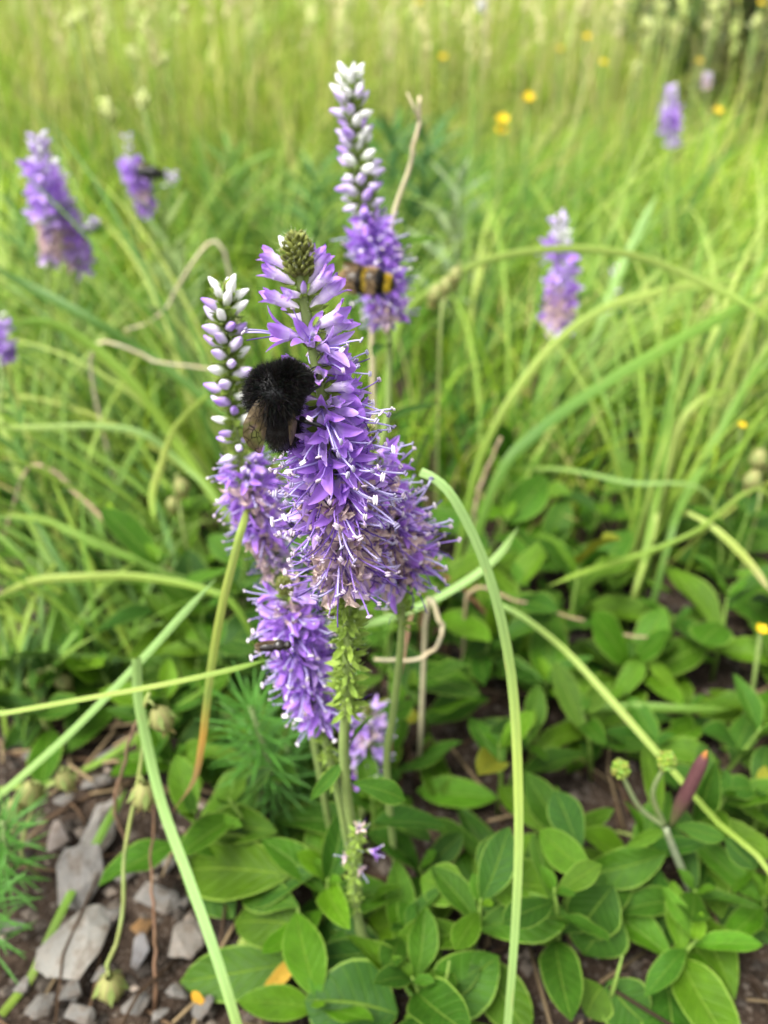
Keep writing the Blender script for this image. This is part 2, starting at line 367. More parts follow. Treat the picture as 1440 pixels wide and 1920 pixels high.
# close behind the flowers: short mixed turf
n = 4200; x, y = wedge(n, .34, .8, 1.0, .12)
bulk('short_grass', x, y, rng.uniform(.05, .13, n), rng.uniform(.0012, .0026, n), rng.uniform(0, .5, n), rng.uniform(.4, 1.8, n), rng.uniform(0, 6.28, n), pal(n, (GREEN, LIME, DEEP, STRAW, PALE), (4, 3, 3, .6, .6)), 'short fine green grass between the flowering plants')
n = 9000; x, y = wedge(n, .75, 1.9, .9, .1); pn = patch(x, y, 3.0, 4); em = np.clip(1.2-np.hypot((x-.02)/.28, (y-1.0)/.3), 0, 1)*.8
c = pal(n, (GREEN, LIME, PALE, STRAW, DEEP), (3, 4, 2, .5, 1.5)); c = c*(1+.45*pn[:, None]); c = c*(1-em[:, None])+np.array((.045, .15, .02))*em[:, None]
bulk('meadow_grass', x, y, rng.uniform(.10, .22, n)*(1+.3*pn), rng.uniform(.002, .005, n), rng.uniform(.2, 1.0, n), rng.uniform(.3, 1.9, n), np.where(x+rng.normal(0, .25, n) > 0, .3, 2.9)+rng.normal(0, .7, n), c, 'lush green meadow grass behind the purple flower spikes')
n = 19000; x, y = wedge(n, 1.8, 5.0, .8, .1); pn = patch(x, y, 1.6, 9)
c = pal(n, (GREEN, LIME, PALE, STRAW), (1.6, 4, 3.4, 1.3)); c = c*(1+.3*pn[:, None])
h = rng.uniform(.18, .42, n)*(1+.25*pn); keep = ~((x/y > .40) & (y < 2.5)); h = np.where(keep, h, h*.35)
bulk('tall_grass', x, y, h, rng.uniform(.003, .008, n), rng.uniform(0, .8, n), rng.uniform(.2, 2.2, n), rng.uniform(-2, 3.2, n), c, 'tall yellowish grass far back in the sunny meadow')
n = 26000; x, y = wedge(n, 4.8, 16.0, .8, .1); pn = patch(x, y, .7, 2)
c = pal(n, (GREEN, LIME, PALE, STRAW), (1.2, 4, 4, 2)); c = c*(1+.3*pn[:, None])
bulk('hillside_grass', x, y, rng.uniform(.3, .6, n), rng.uniform(.006, .012, n), rng.uniform(0, .35, n), rng.uniform(.1, 1.2, n), rng.uniform(-1, 2.2, n), c, 'pale grass covering the rising slope far behind', K=5)
# dry flowering stalks standing above the grass
n = 1500; x, y = wedge(n, .9, 4.5, .9, .1)
bulk('dry_grass', x, y, rng.uniform(.22, .42, n), rng.uniform(.0012, .002, n), rng.uniform(0, .25, n), rng.uniform(.0, .7, n), rng.uniform(0, 6.28, n), pal(n, (STRAW, PALE), (3, 2)), 'thin straw coloured stalks standing among the tall grass')
pan = MB()
for _ in range(900):
    y = r_.uniform(1.2, 4.5); x = r_.uniform(-1, 1)*(.1+.6*y); z = gz(x, y)+r_.uniform(.2, .38); k = r_.uniform(.8, 1.2); c = (.52*k, .48*k, .24*k) if r_.random() < .6 else (.42*k, .5*k, .16*k)
    d = Vector((r_.uniform(-.3, .4), r_.uniform(-.3, .3), 1)).normalized()
    for j in range(12):
        p = Vector((x, y, z))+d*j*.004*1.3+Vector((r_.uniform(-1, 1), r_.uniform(-1, 1), r_.uniform(-1, 1)))*.006; s = r_.uniform(.003, .007)
        pan.add([p+Vector((s, 0, 0))*.5, p+Vector((-s, 0, 0))*.5, p+Vector((0, s, 0))*.5, p+Vector((0, -s, 0))*.5, p+Vector((0, 0, s*1.4)), p-Vector((0, 0, s*1.4))], octf, c)
    pan.tube([Vector((x, y, gz(x, y))), Vector((x, y, z)), Vector((x, y, z))+d*.05], [.0008]*3, c, 3)
o = obj('grass_seed_heads', pan.mesh('seed_heads', M['dry'])); tag(o, 'pale feathery grass seed heads dotted over the far meadow', 'seed heads', kind='stuff')

# ================================================================== SHRUB on the slope
def shrub(px, dist, R, H, label):
    r = ray(px, 60); X = r.x/r.y*dist; b = Vector((X, dist, gz(X, dist)-.02)); t = thing('shrub', b, label, 'shrub')
    tm = MB(); cm = MB(); q = random.Random(3)
    for i in range(7):
        a = q.uniform(0, 6.28); e = Vector((math.cos(a)*R*.6, math.sin(a)*R*.6, H*.75)); tm.tube([Vector((0, 0, 0)), e*.5+Vector((0, 0, .05)), e], [.02, .012, .005], (.06, .045, .03), 5)
    for _ in range(7000):
        v = Vector((q.gauss(0, 1), q.gauss(0, 1), q.gauss(0, 1))).normalized()*q.uniform(.55, 1)**.5
        k = .8+.3*noise.noise((v.x*2.3, v.y*2.3, v.z*2.3)); p = Vector((v.x*R*k, v.y*R*k, H*.52+v.z*H*.5*k)); u = Vector((q.gauss(0, 1), q.gauss(0, 1), q.gauss(0, .6))).normalized(); s = u.orthogonal()*.006; L = q.uniform(.018, .03)
        g = q.uniform(.7, 1.3); cm.add([p, p+u*L*.5+s, p+u*L, p+u*L*.5-s], [(0, 1, 2, 3)], (.035*g, .075*g, .018*g))
    obj('trunk', tm.mesh('trunk', M['dry']), t); obj('crown', cm.mesh('crown', M['bulk']), t)
shrub(1440, 2.05, .36, .62, 'dark green bush at the far edge of the meadow')

# ================================================================== LEAVES
def leaf_mesh(seed, W, wide_at, fold, droop, wave, curl=0.0, NV=11):
    """unit-length leaf along +Y, normal +Z"""
    r = random.Random(seed); mb = MB(); rows = []; us = []; ph = r.uniform(0, 6)
    for i in range(NV):
        v = i/(NV-1); e = math.log(.5)/math.log(wide_at); s = max(math.sin(math.pi*min(v**e, 1)), 0)
        hw = W/2*(s**.75)*(1 if v > .12 else .6+.4*v/.12)+.008*(v < .5)+.003
        row = []; ur = []
        for j in range(5):
            u = j/4*2-1; z = fold*abs(u)*hw*2-droop*v*v+wave*math.sin(v*9+ph+u*2)*abs(u)*hw+curl*(u*u)*hw*math.sin(v*3.1+ph)
            row.append((u*hw+.03*math.sin(v*3+ph)*(v), v-.12*droop*v*v, z)); ur.append(((u+1)/2, v))
        rows.append(row); us.append(ur)
    mb.grid(rows, [[(.08, .15, .03)]*5]*NV, us); return mb.mesh('leaf', M['leaf'])
OVAL = [leaf_mesh(i, w_, wa, f, d, wv, cu) for i, (w_, wa, f, d, wv, cu) in enumerate(((.46, .55, .12, .10, .12, 0), (.42, .5, .2, .25, .15, .2), (.5, .6, .08, .15, .1, -.2), (.40, .52, .25, .05, .2, .1), (.47, .58, .15, .35, .12, 0), (.44, .55, .1, -.1, .15, .2), (.38, .48, .3, .3, .3, .3), (.5, .62, .05, .2, .25, -.3), (.34, .5, .35, .15, .2, .2), (.43, .6, .2, .45, .3, .1)))]
LANCE = [leaf_mesh(20+i, w_, .42, f, d, .1) for i, (w_, f, d) in enumerate(((.2, .25, .2), (.17, .3, .35), (.23, .2, .1)))]
LG = [(.032, .095, .0035), (.042, .115, .0035), (.064, .142, .004), (.020, .068, .004), (.027, .082, .005), (.050, .115, .0035)]
def leafcol(k=1.0):
    c = random.choice(LG) if random.random() > .012 else (.17, .17, .012); return tuple(min(x*k, .5) for x in hsv_jit(c, .18))
def leaf2(parent, b, t, wid, up=None, variants=OVAL, col=None, name='leaf'):
    """leaf from world point b to t with width wid; parent is an unrotated empty"""
    d = t-b; L = d.length; up = up or Vector((random.uniform(-.3, .3), random.uniform(-.5, .1), 1)); me = random.choice(variants)
    xs = [v.co.x for v in me.vertices]; mw = max(xs)-min(xs)
    return obj(name, me, parent, frame(b-parent.location, d, up, wid/mw, L, L*.8), col or leafcol())

# main plant lower leaves etc. are traced below; first the loose carpet of leafy rosettes
def rosette(px, py, n, Lr, label, group=None, up=.5, stemh=.0, base=None, kcol=1.0):
    b = base or PZ(px, py, 0.0); b = Vector((b.x, b.y, -.003)); t = thing('leafy_plant', b, label, 'plant', group)
    h = stemh; a0 = random.uniform(0, 6.28); sm = MB(); lean = Vector((random.uniform(-.3, .3), random.uniform(-.3, .2), 1))*max(h, .006)
    sm.tube([Vector((0, 0, 0)), lean*.5+Vector((.001, 0, 0)), lean], [.0009, .0008, .0004], (.12, .2, .03), 6); obj('stem', sm.mesh('stem', M['stem']), t)
    for i in range(n):
        f = (i+.5)/n; a = a0+i*2.4+random.uniform(-.3, .3); el = up*f+random.uniform(-.15, .25); L = random.uniform(*Lr)*(1-.35*f if h > .01 else 1)
        d = Vector((math.cos(a)*math.cos(el), math.sin(a)*math.cos(el), math.sin(el)))
        p = b+lean*(.15+.85*f if h > .01 else .6)
        leaf2(t, p, p+d*L, L*random.uniform(.3, .5), Vector((random.uniform(-.4, .4), random.uniform(-.4, .4), 1)), OVAL, leafcol(kcol))
    for s_ in (-1, 1):
        d = Vector((s_*.5*math.cos(a0), s_*.5*math.sin(a0), .8)); leaf2(t, b+lean*.93, b+lean*.93+d*Lr[0]*.4, Lr[0]*.17, Vector((-d.x, -d.y, .4)), OVAL, leafcol(kcol*1.25))
    return t
LAB = 'low leafy plant with broad oval green leaves in the dense leaf carpet'
GRP = 'broad leaved plants carpeting the ground'
spots = []
q = random.Random(21)
for _ in range(4000):
    px = q.uniform(330, 1560); py = q.uniform(1010, 1930)
    if py > 1640 and px < 560: continue
    if (py > 1870 and px > 880) or (abs(px-960) < 75 and py > 1700): continue
    if px < 480 and py < 1500 and q.random() < .8: continue
    p = PZ(px, py, 0)
    if all((p-s).length > .021+.01*(p.y > .25) for s in spots): spots.append(p)
    if len(spots) >= 95: break
MARKS = [((700, 1700), 'around the foot of the main spike'), ((1250, 1650), 'close round the budding plant'), ((960, 1500), 'beside the drooping pale blade'), ((1200, 1380), 'under the straight sloping blade'), ((1080, 1170), 'under the long thin straw'),
         ((1300, 1080), 'at the foot of the upright blades'), ((470, 1450), 'next to the feathery spurge'), ((1080, 1830), 'along the edge of the bare soil'), ((780, 1300), 'behind the hooked pale straw'), ((880, 1080), 'behind the reddish brown stalk'), ((1420, 1280), 'below the yellow bud flower')]
for p in spots:
    far = p.y > .22; pxx = 720+FPX*p.x/(p.y*CP+CAMZ*SP); pyy = 960-FPX*(p.y*SP-CAMZ*CP)/(p.y*CP+CAMZ*SP)
    where = min(MARKS, key=lambda m: (m[0][0]-pxx)**2+(m[0][1]-pyy)**2)[1]; k = q.choice((.8, 1.0, 1.0, 1.25)); nl = q.choice((5, 6, 7, 8)); tall = q.random() < .5
    look = {.8: 'dark green', 1.0: 'mid green', 1.25: 'bright green'}[k]+(' upright' if tall else ' low')
    rosette(0, 0, nl, (.022, .036) if not far else (.028, .05), f'{look} oval leaved plant {where}', GRP, up=q.uniform(.5, 1.1), stemh=(q.uniform(.028, .045) if tall else q.uniform(.01, .022))*(1.4 if far else 1), base=p, kcol=k)
for px, py in ((60, 1100), (140, 1020), (230, 1180), (330, 1120), (30, 1230), (380, 1260), (120, 1290), (250, 1060), (350, 1330), (90, 900), (300, 930)):
    rosette(px, py, 6, (.03, .05), 'leafy plant half hidden under the long arching grass blades', 'leafy plants under the long grass', up=1.1, stemh=random.uniform(.02, .05), kcol=.9)

for px, py, lab in ((100, 1375, 'small leafy plant above the whitish leaning stone'), (230, 1335, 'small leafy plant under the thin nearly level blade'), (330, 1430, 'small leafy plant beside the feathery spurge shoot'), (20, 1330, 'small leafy plant left of the paired yellow green pods'), (160, 1310, 'leafy plant in front of the paired yellow green pods')):
    rosette(px, py, 7, (.022, .034), lab, None, up=1.0, stemh=.025, kcol=.85)
# ================================================================== GRASS TUFTS (blades one can pick out)
def blade_color(kind):
    return hsv_jit({'g': (.095, .21, .012), 'l': (.17, .28, .018), 'p': (.27, .36, .07), 'y': (.32, .38, .07), 'd': (.045, .135, .014), 's': (.38, .31, .17), 'b': (.2, .11, .05), 'o': (.45, .22, .04), 'c': (.24, .39, .12)}[kind], .12)
def tuft(px, py, n, azc, azs, Lr, label, a0=(.15, .6), a1=(.6, 1.8), Wr=(.0016, .0034), kinds='ggglldpy', base=None):
    b = base or PZ(px, py, 0); b = Vector((b.x, b.y, gz(b.x, b.y)-.003)); t = thing('grass_tuft', b, label, 'grass')
    for i in range(n):
        L = random.uniform(*Lr); az = azc+random.gauss(0, azs); an = random.uniform(*a0); ex = random.uniform(*a1); W = random.uniform(*Wr); K = 14
        p = Vector((random.gauss(0, .006), random.gauss(0, .006), 0)); pts = [p.copy()]; side = []; h = Vector((math.cos(az), math.sin(az), 0)); sd_ = Vector((-h.y, h.x, 0)); tw = random.uniform(-.9, .9)
        bend = random.uniform(-.4, .4)
        for k in range(K):
            th = an+ex*((k+.5)/K)**1.4; hh = (h+sd_*bend*k/K).normalized(); p = p+(hh*math.sin(th)+Vector((0, 0, math.cos(th))))*(L/K)
            if (b+p).z < .004: p.z = .004-b.z
            pts.append(p.copy())
        if (b+pts[-1]).y < .19: continue
        for k in range(K+1):
            s = sd_*math.cos(tw*k/K)+Vector((0, 0, 1))*math.sin(tw*k/K); side.append(s)
        wid = [W*min(1, .55+k/K*1.5)*max(1-(k/K)**3, .04) for k in range(K+1)]
        c = blade_color(random.choice(kinds)); c2 = lerp(c, blade_color('y'), random.choice((0, 0, .3, .7)))
        mb = MB(); mb.ribbon(pts, wid, side, [lerp(c, c2, (k/K)**2) for k in range(K+1)], random.uniform(.1, .5)); obj('blade', mb.mesh('blade', M['blade']), t)
    return t
R = math.radians
tuft(470, 1020, 26, R(150), .5, (.12, .26), 'wide grass tuft arching left away from the flower spikes')
tuft(380, 900, 20, R(160), .5, (.14, .28), 'grass tuft arching left behind the slender half open flower spike')
tuft(250, 760, 18, R(170), .7, (.12, .26), 'grass tuft behind the long dark green blades, leaning left')
tuft(150, 1150, 16, R(120), .9, (.09, .2), 'grass tuft above the pale stones')
tuft(80, 980, 14, R(60), .9, (.1, .2), 'grass tuft rising next to the leafy plants under long grass')
tuft(430, 1130, 24, R(165), .45, (.10, .2), 'grass tuft rooted beside the spurge, its blades sweeping left', a0=(.5, 1.0), a1=(.2, .9), Wr=(.002, .0038), kinds='gggldl')
tuft(330, 1010, 22, R(170), .5, (.1, .2), 'dense grass tuft under the yellow tipped arching blade', a0=(.3, .9), a1=(.3, 1.0), Wr=(.002, .0038), kinds='gggldl')
tuft(200, 1290, 16, R(130), .8, (.06, .12), 'short dark tuft above the stones', kinds='gdgdl')
tuft(50, 1360, 16, R(90), .9, (.05, .10), 'short tuft beside the dark spurge', kinds='gdgdl')
tuft(330, 1250, 18, R(150), .6, (.07, .15), 'dark tuft behind the pale pointed blade', a0=(.4, 1.0), a1=(.3, .9), kinds='gdgdl')
tuft(120, 1060, 18, R(100), .9, (.08, .16), 'grass tuft standing in the leafy plants under long grass', kinds='ggldl')
tuft(240, 870, 20, R(150), .6, (.12, .24), 'grass tuft between the broad blades and the small pale seed pods', kinds='ggldl')
tuft(1020, 880, 20, R(45), .6, (.12, .26), 'grass tuft rising beside the thick dark green blade', kinds='gglply')
tuft(930, 960, 22, R(35), .5, (.14, .28), 'grass tuft arching right behind the bent pale blade', a0=(.2, .7))
tuft(1190, 1080, 22, R(60), .55, (.12, .26), 'grass tuft rooted among the broad leaves, arching right', a0=(.05, .5))
tuft(1290, 980, 18, R(50), .6, (.12, .26), 'grass tuft with pale bent blades behind the broad leaf carpet', kinds='glpypl')
tuft(860, 780, 16, R(40), .6, (.14, .3), 'grass tuft between the tall back spike and the pink tinged spike')
tuft(1100, 800, 18, R(35), .6, (.14, .3), 'grass tuft at the foot of the pink tinged spike', kinds='glplp')
tuft(1380, 820, 18, R(60), .8, (.14, .3), 'grass tuft with yellowish blades beyond the right hand leaf carpet', kinds='lplpy')
tuft(700, 720, 14, R(90), .9, (.12, .25), 'grass tuft hidden behind the two tall flower spikes', kinds='gdgl')
tuft(560, 760, 14, R(130), .8, (.12, .24), 'dark grass tuft behind the bumblebee', kinds='gdgl')
for i, (px, py) in enumerate(((120, 640), (330, 620), (520, 600), (880, 620), (1080, 640), (1240, 660), (1400, 640), (20, 700), (980, 700), (660, 600))):
    tuft(px, py, 14, R(random.uniform(20, 160)), .8, (.12, .26), 'loose green grass tuft in the blurred meadow behind the spikes', kinds='gllpg')['group'] = 'loose tufts behind the spikes'

# ---- traced single blades: (px, py, forward distance)
def blade(pts, W, label, kinds, name='grass_shoot', root='end', n=30, taper=(1, .25), fold=.3, roll=0.0, group=None, cut=False, mat='blade', cat='grass'):
    """first point is the free tip, last runs on down to the ground when root == 'end'"""
    P = [PY(*p) for p in pts]
    if root == 'end':
        e = P[-1]; d = (P[-1]-P[-2]); hd = Vector((d.x, d.y, 0)); hd = hd.normalized() if hd.length > 1e-6 else Vector((0, 0, 0))
        if e.z > .004: P.append(Vector((e.x+hd.x*e.z*.35, e.y+hd.y*e.z*.35, -.003)))
    C = [Vector(c) for c in crom(P, n)]
    for c in C: c.z = max(c.z, -.004)
    b = C[-1].copy(); C = [c-b for c in C]; cols = [blade_color(k) for k in kinds]; m = len(cols); wid = []; side = []; cc = []
    for i, c in enumerate(C):
        s = i/(n-1); t = (C[min(i+1, n-1)]-C[max(i-1, 0)]).normalized(); v = (c+b-CAM).normalized(); sd_ = t.cross(v).normalized(); nn = t.cross(sd_)
        rl = roll+.35*math.sin(s*4+len(pts)); side.append(sd_*math.cos(rl)+nn*math.sin(rl))
        k = s/.12 if (s < .12 and not cut) else 1; wid.append(W*max(min(1, k), .06)*(taper[0]+(taper[1]-taper[0])*abs(s-.4)))
        f = s*(m-1); j = min(int(f), m-2) if m > 1 else 0; cc.append(lerp(cols[j], cols[j+1], f-j) if m > 1 else cols[0])
    mb = MB(); mb.ribbon(C, wid, side, cc, fold); o = obj(name, mb.mesh(name, M[mat])); o.location = b
    tag(o, label, cat, group); return o
blade([(788, 884, .152), (815, 897, .15), (850, 932, .147), (900, 1030, .142), (938, 1150, .136), (962, 1290, .13), (971, 1450, .121), (972, 1600, .113), (964, 1760, .105), (950, 1935, .097)], .0024, 'long pale green blade with a drooping tip standing right of the main spike', 'cccpcc', cut=True, taper=(1, .6))
blade([(972, 988, .2), (935, 1040, .198), (880, 1085, .195), (800, 1130, .19), (700, 1168, .185), (600, 1200, .18)], .0024, 'pale green blade passing behind the main spike to the drooping blade', 'ccg', taper=(1, .8))
blade([(925, 1128, .21), (985, 1160, .205), (1060, 1220, .2), (1130, 1295, .186), (1195, 1368, .172), (1262, 1445, .158), (1340, 1535, .142), (1460, 1665, .122)], .0023, 'straight pale blade sloping down to the right across the leaf carpet', 'cpplp', cut=True)
blade([(322, 1524, .142), (362, 1465, .142), (378, 1395, .142), (386, 1330, .142), (398, 1240, .142), (416, 1140, .142), (438, 1050, .143), (456, 985, .146), (470, 960, .155), (490, 1020, .17), (505, 1150, .185)], .0021, 'yellow green blade with a dried brown hanging tip beside the spikes', 'bbopyypyggg', taper=(1, .5), n=44)
blade([(405, 1085, .168), (335, 1160, .166), (262, 1240, .164), (130, 1375, .16), (0, 1490, .155), (-60, 1540, .153)], .0021, 'pale pointed blade crossing the straight blade above the stones', 'ccp', taper=(1, .8))
blade([(506, 1236, .136), (430, 1256, .137), (300, 1284, .138), (150, 1311, .139), (0, 1338, .14), (-90, 1352, .141)], .0013, 'thin nearly level green blade pointing at the small dark fly', 'gppc', taper=(1, .9))
blade([(256, 1235, .15), (262, 1330, .147), (300, 1500, .137), (350, 1640, .124), (400, 1780, .110), (448, 1935, .097)], .0028, 'wide pale blade standing beside the stones, its top folded', 'cccp', cut=True, taper=(1, .7))
blade([(238, 1480, .165), (200, 1545, .16), (150, 1640, .148), (90, 1760, .13), (15, 1930, .112)], .0027, 'dark green blade leaning across the stones', 'ggl', taper=(1, .7))
blade([(440, 1478, .19), (441, 1560, .176), (452, 1680, .157), (461, 1800, .137), (466, 1935, .115)], .0028, 'yellowish green blade with a brown band under the leaning leaf', 'glybpp', cut=True, taper=(1, .8))
blade([(432, 1262, .2), (330, 1330, .2), (200, 1420, .195), (60, 1490, .19), (0, 1510, .188)], .0024, 'bright green blade behind the pale pointed blade', 'gl')
blade([(400, 1150, .25), (280, 1180, .25), (140, 1240, .24), (0, 1300, .23)], .0035, 'dark green blade sloping left behind the pale pointed blade', 'dgg')
blade([(0, 615, .33), (80, 605, .33), (160, 640, .33), (250, 720, .325), (330, 830, .32), (400, 930, .31), (450, 1000, .3)], .0045, 'broad bright green blade running from the left down to the spikes', 'gll', taper=(1, .8))
blade([(-20, 500, .36), (60, 540, .36), (170, 600, .35), (280, 670, .35), (400, 760, .34), (520, 860, .33)], .0048, 'broad dark green blade above the bright one, running to the bumblebee', 'ddg', taper=(1, .8))
blade([(-20, 800, .3), (70, 802, .3), (180, 800, .3), (270, 815, .3), (340, 870, .3), (420, 960, .29)], .003, 'pale level blade bending down towards the flower spikes', 'pcl')
blade([(-20, 1125, .24), (60, 1090, .24), (150, 1082, .24), (260, 1082, .24), (380, 1105, .235), (450, 1150, .23)], .0032, 'yellow tipped arching blade above the pale pointed blade', 'yplg')
blade([(-10, 965, .27), (80, 975, .27), (180, 1020, .265), (300, 1070, .26), (430, 1130, .25)], .0034, 'bright blade arching over the leafy plants under the long grass', 'lgg')
blade([(290, 980, .24), (285, 930, .245), (300, 880, .25), (330, 800, .26), (390, 740, .27)], .003, 'yellow blade bent beside the slender half open spike', 'lyl', root='none')
blade([(1445, 600, .34), (1380, 560, .35), (1270, 508, .36), (1170, 476, .36), (1050, 467, .36), (920, 486, .36), (820, 535, .355), (760, 590, .35), (730, 680, .34)], .0036, 'pale blade arching high across the pink tinged spike', 'lppplg', taper=(1, .7))
blade([(1450, 520, .38), (1330, 530, .37), (1230, 548, .36), (1130, 580, .35), (1040, 645, .335), (960, 745, .32), (905, 850, .31), (880, 940, .3)], .004, 'broad pale blade arching in front of the pink tinged spike', 'gppplg', taper=(1, .7))
blade([(1460, 540, .36), (1360, 590, .345), (1230, 660, .33), (1100, 740, .315), (1000, 815, .3), (930, 905, .29)], .0055, 'thick dark green blade rising to the right below the arching blades', 'ggdg', taper=(1, .5))
blade([(1470, 470, .42), (1400, 540, .4), (1320, 690, .37), (1260, 830, .34), (1225, 960, .31), (1205, 1060, .29)], .004, 'bright green upright blade rising out of the broad leaves', 'lgl')
blade([(1450, 640, .36), (1390, 740, .34), (1330, 850, .32), (1280, 940, .3), (1255, 1010, .28)], .0045, 'dark green upright blade beside the bright upright one', 'ggd')
blade([(1380, 730, .34), (1320, 745, .335), (1270, 800, .33), (1245, 890, .32), (1220, 1010, .3), (1190, 1110, .28)], .0034, 'pale yellow blade bent over above the broad leaves', 'lypl')
blade([(1445, 1110, .23), (1400, 1050, .24), (1340, 990, .25), (1290, 960, .26)], .003, 'faded yellow brown blade end hanging at the right', 'sypp', root='none')
blade([(1232, 365, .46), (1205, 420, .455), (1165, 500, .45), (1130, 590, .44), (1100, 680, .43)], .0045, 'whitish green blade standing beside the pink tinged spike', 'ccp', taper=(1, .8))
blade([(1025, 1100, .24), (1100, 1070, .245), (1200, 1040, .25), (1300, 1000, .25), (1445, 930, .25)], .0022, 'thin yellow green stalk rising right over the leaf carpet', 'llp')
blade([(960, 880, .3), (1060, 880, .3), (1180, 905, .3), (1330, 930, .3)], .002, 'thin level blade over the leaf carpet', 'lcp')
blade([(1370, 1330, .2), (1290, 1330, .2), (1180, 1325, .205), (1080, 1335, .21)], .0032, 'dark green level blade among the right hand leaves', 'ggd')
blade([(1440, 1650, .15), (1380, 1620, .155), (1300, 1595, .16), (1220, 1575, .165), (1155, 1558, .17)], .0014, 'thin pale blade crossing under the budding plant', 'lyp', root='none')

# dry stems
def dry_stem(pts, r, label, col, fork=False, group=None):
    P = [PY(*p) for p in pts]; e = P[-1]
    if e.z > .003: P.append(Vector((e.x, e.y+.004, -.003)))
    C = [Vector(c) for c in crom(P, 22)]; b = C[-1].copy(); mb = MB(); c = [(x-b) for x in C]
    for i, x in enumerate(c):
        x += Vector((noise.noise((i*.7, 1, r*9e3)), noise.noise((i*.7, 5, 2)), 0))*r*1.5
    mb.tube(c, [r*(.6+.4*i/21) for i in range(22)], [hsv_jit(col, .15) for _ in c], 5)
    if fork:
        mb.tube([c[3], c[1]+Vector((-.002, 0, 0)), c[0]+Vector((-.004, 0, .001))], [r*.6, r*.5, r*.3], col, 4)
        mb.tube([c[6], c[5]+Vector((.001, 0, -.002))], [r*.5, r*.2], col, 4)
    o = obj('dry_stalk', mb.mesh('dry_stalk', M['dry'])); o.location = b; tag(o, label, 'stalk', group); return o
TAN, BRN, STW = (.34, .26, .16), (.17, .10, .06), (.46, .40, .26)
dry_stem([(788, 180, .28), (783, 240, .28), (765, 320, .28), (738, 405, .28), (720, 470, .278), (700, 560, .275)], .0011, 'bleached forked dry stalk rising beside the tall back spike', STW, True)
dry_stem([(292, 1480, .15), (284, 1600, .14), (286, 1700, .13), (292, 1800, .122), (289, 1925, .11)], .0006, 'thin brown straw standing among the stones', BRN)
dry_stem([(280, 1300, .15), (250, 1370, .152), (230, 1450, .155), (215, 1520, .158)], .0007, 'brown bent straw above the upright stone', (.22, .14, .09))
dry_stem([(772, 1150, .2), (750, 1260, .195), (735, 1370, .19), (720, 1480, .185), (710, 1530, .18)], .0009, 'pinkish brown straw standing behind the leafy stem', (.32, .2, .12))
dry_stem([(700, 1236, .18), (770, 1238, .182), (815, 1218, .183), (830, 1185, .184), (822, 1160, .186), (800, 1140, .19)], .0009, 'pale straw curled into a hook behind the seed bearing stem', STW)
dry_stem([(1240, 1197, .24), (1170, 1190, .24), (1080, 1160, .24), (970, 1128, .24), (880, 1110, .24)], .0008, 'long thin straw lying across the leaf carpet', TAN)
dry_stem([(930, 1180, .25), (880, 1115, .25), (840, 1085, .25), (800, 1060, .25)], .0012, 'reddish brown stalk behind the drooping pale blade', (.26, .13, .07))
dry_stem([(825, 1612, .17), (790, 1560, .178), (755, 1500, .19), (740, 1470, .2)], .0009, 'fallen tan straw under the oval stem leaf', TAN)
dry_stem([(1055, 1390, .22), (1060, 1430, .215), (1070, 1480, .205), (1075, 1500, .2)], .0010, 'withered brown twisted stem among the leaves', (.28, .2, .12))
dry_stem([(470, 700, .34), (380, 690, .34), (300, 680, .34), (170, 668, .34)], .0009, 'bleached straw lying behind the slender spike', STW)
dry_stem([(0, 1030, .3), (60, 870, .3), (180, 960, .29), (300, 1060, .28), (420, 1120, .27)], .0012, 'tan straw lying along the broad blades', TAN)
dry_stem([(235, 620, .38), (300, 590, .38), (420, 470, .39)], .0010, 'broken straw caught in the blurred grass', STW)
dry_stem([(940, 820, .3), (905, 900, .3), (890, 960, .3)], .0011, 'pale straw beside the thick green blade', TAN)
dry_stem([(150, 1180, .24), (110, 1260, .235), (60, 1340, .23)], .0012, 'brown straw beside the yellow seed pods', (.3, .2, .13))
dry_stem([(545, 1470, .2), (470, 1500, .195), (380, 1500, .19), (330, 1530, .185)], .0008, 'tan straw lying over the ground behind the yellowish blade', TAN)
dry_stem([(925, 1720, .15), (935, 1800, .14), (945, 1900, .125)], .0011, 'brown straw next to the foot of the drooping blade', TAN)

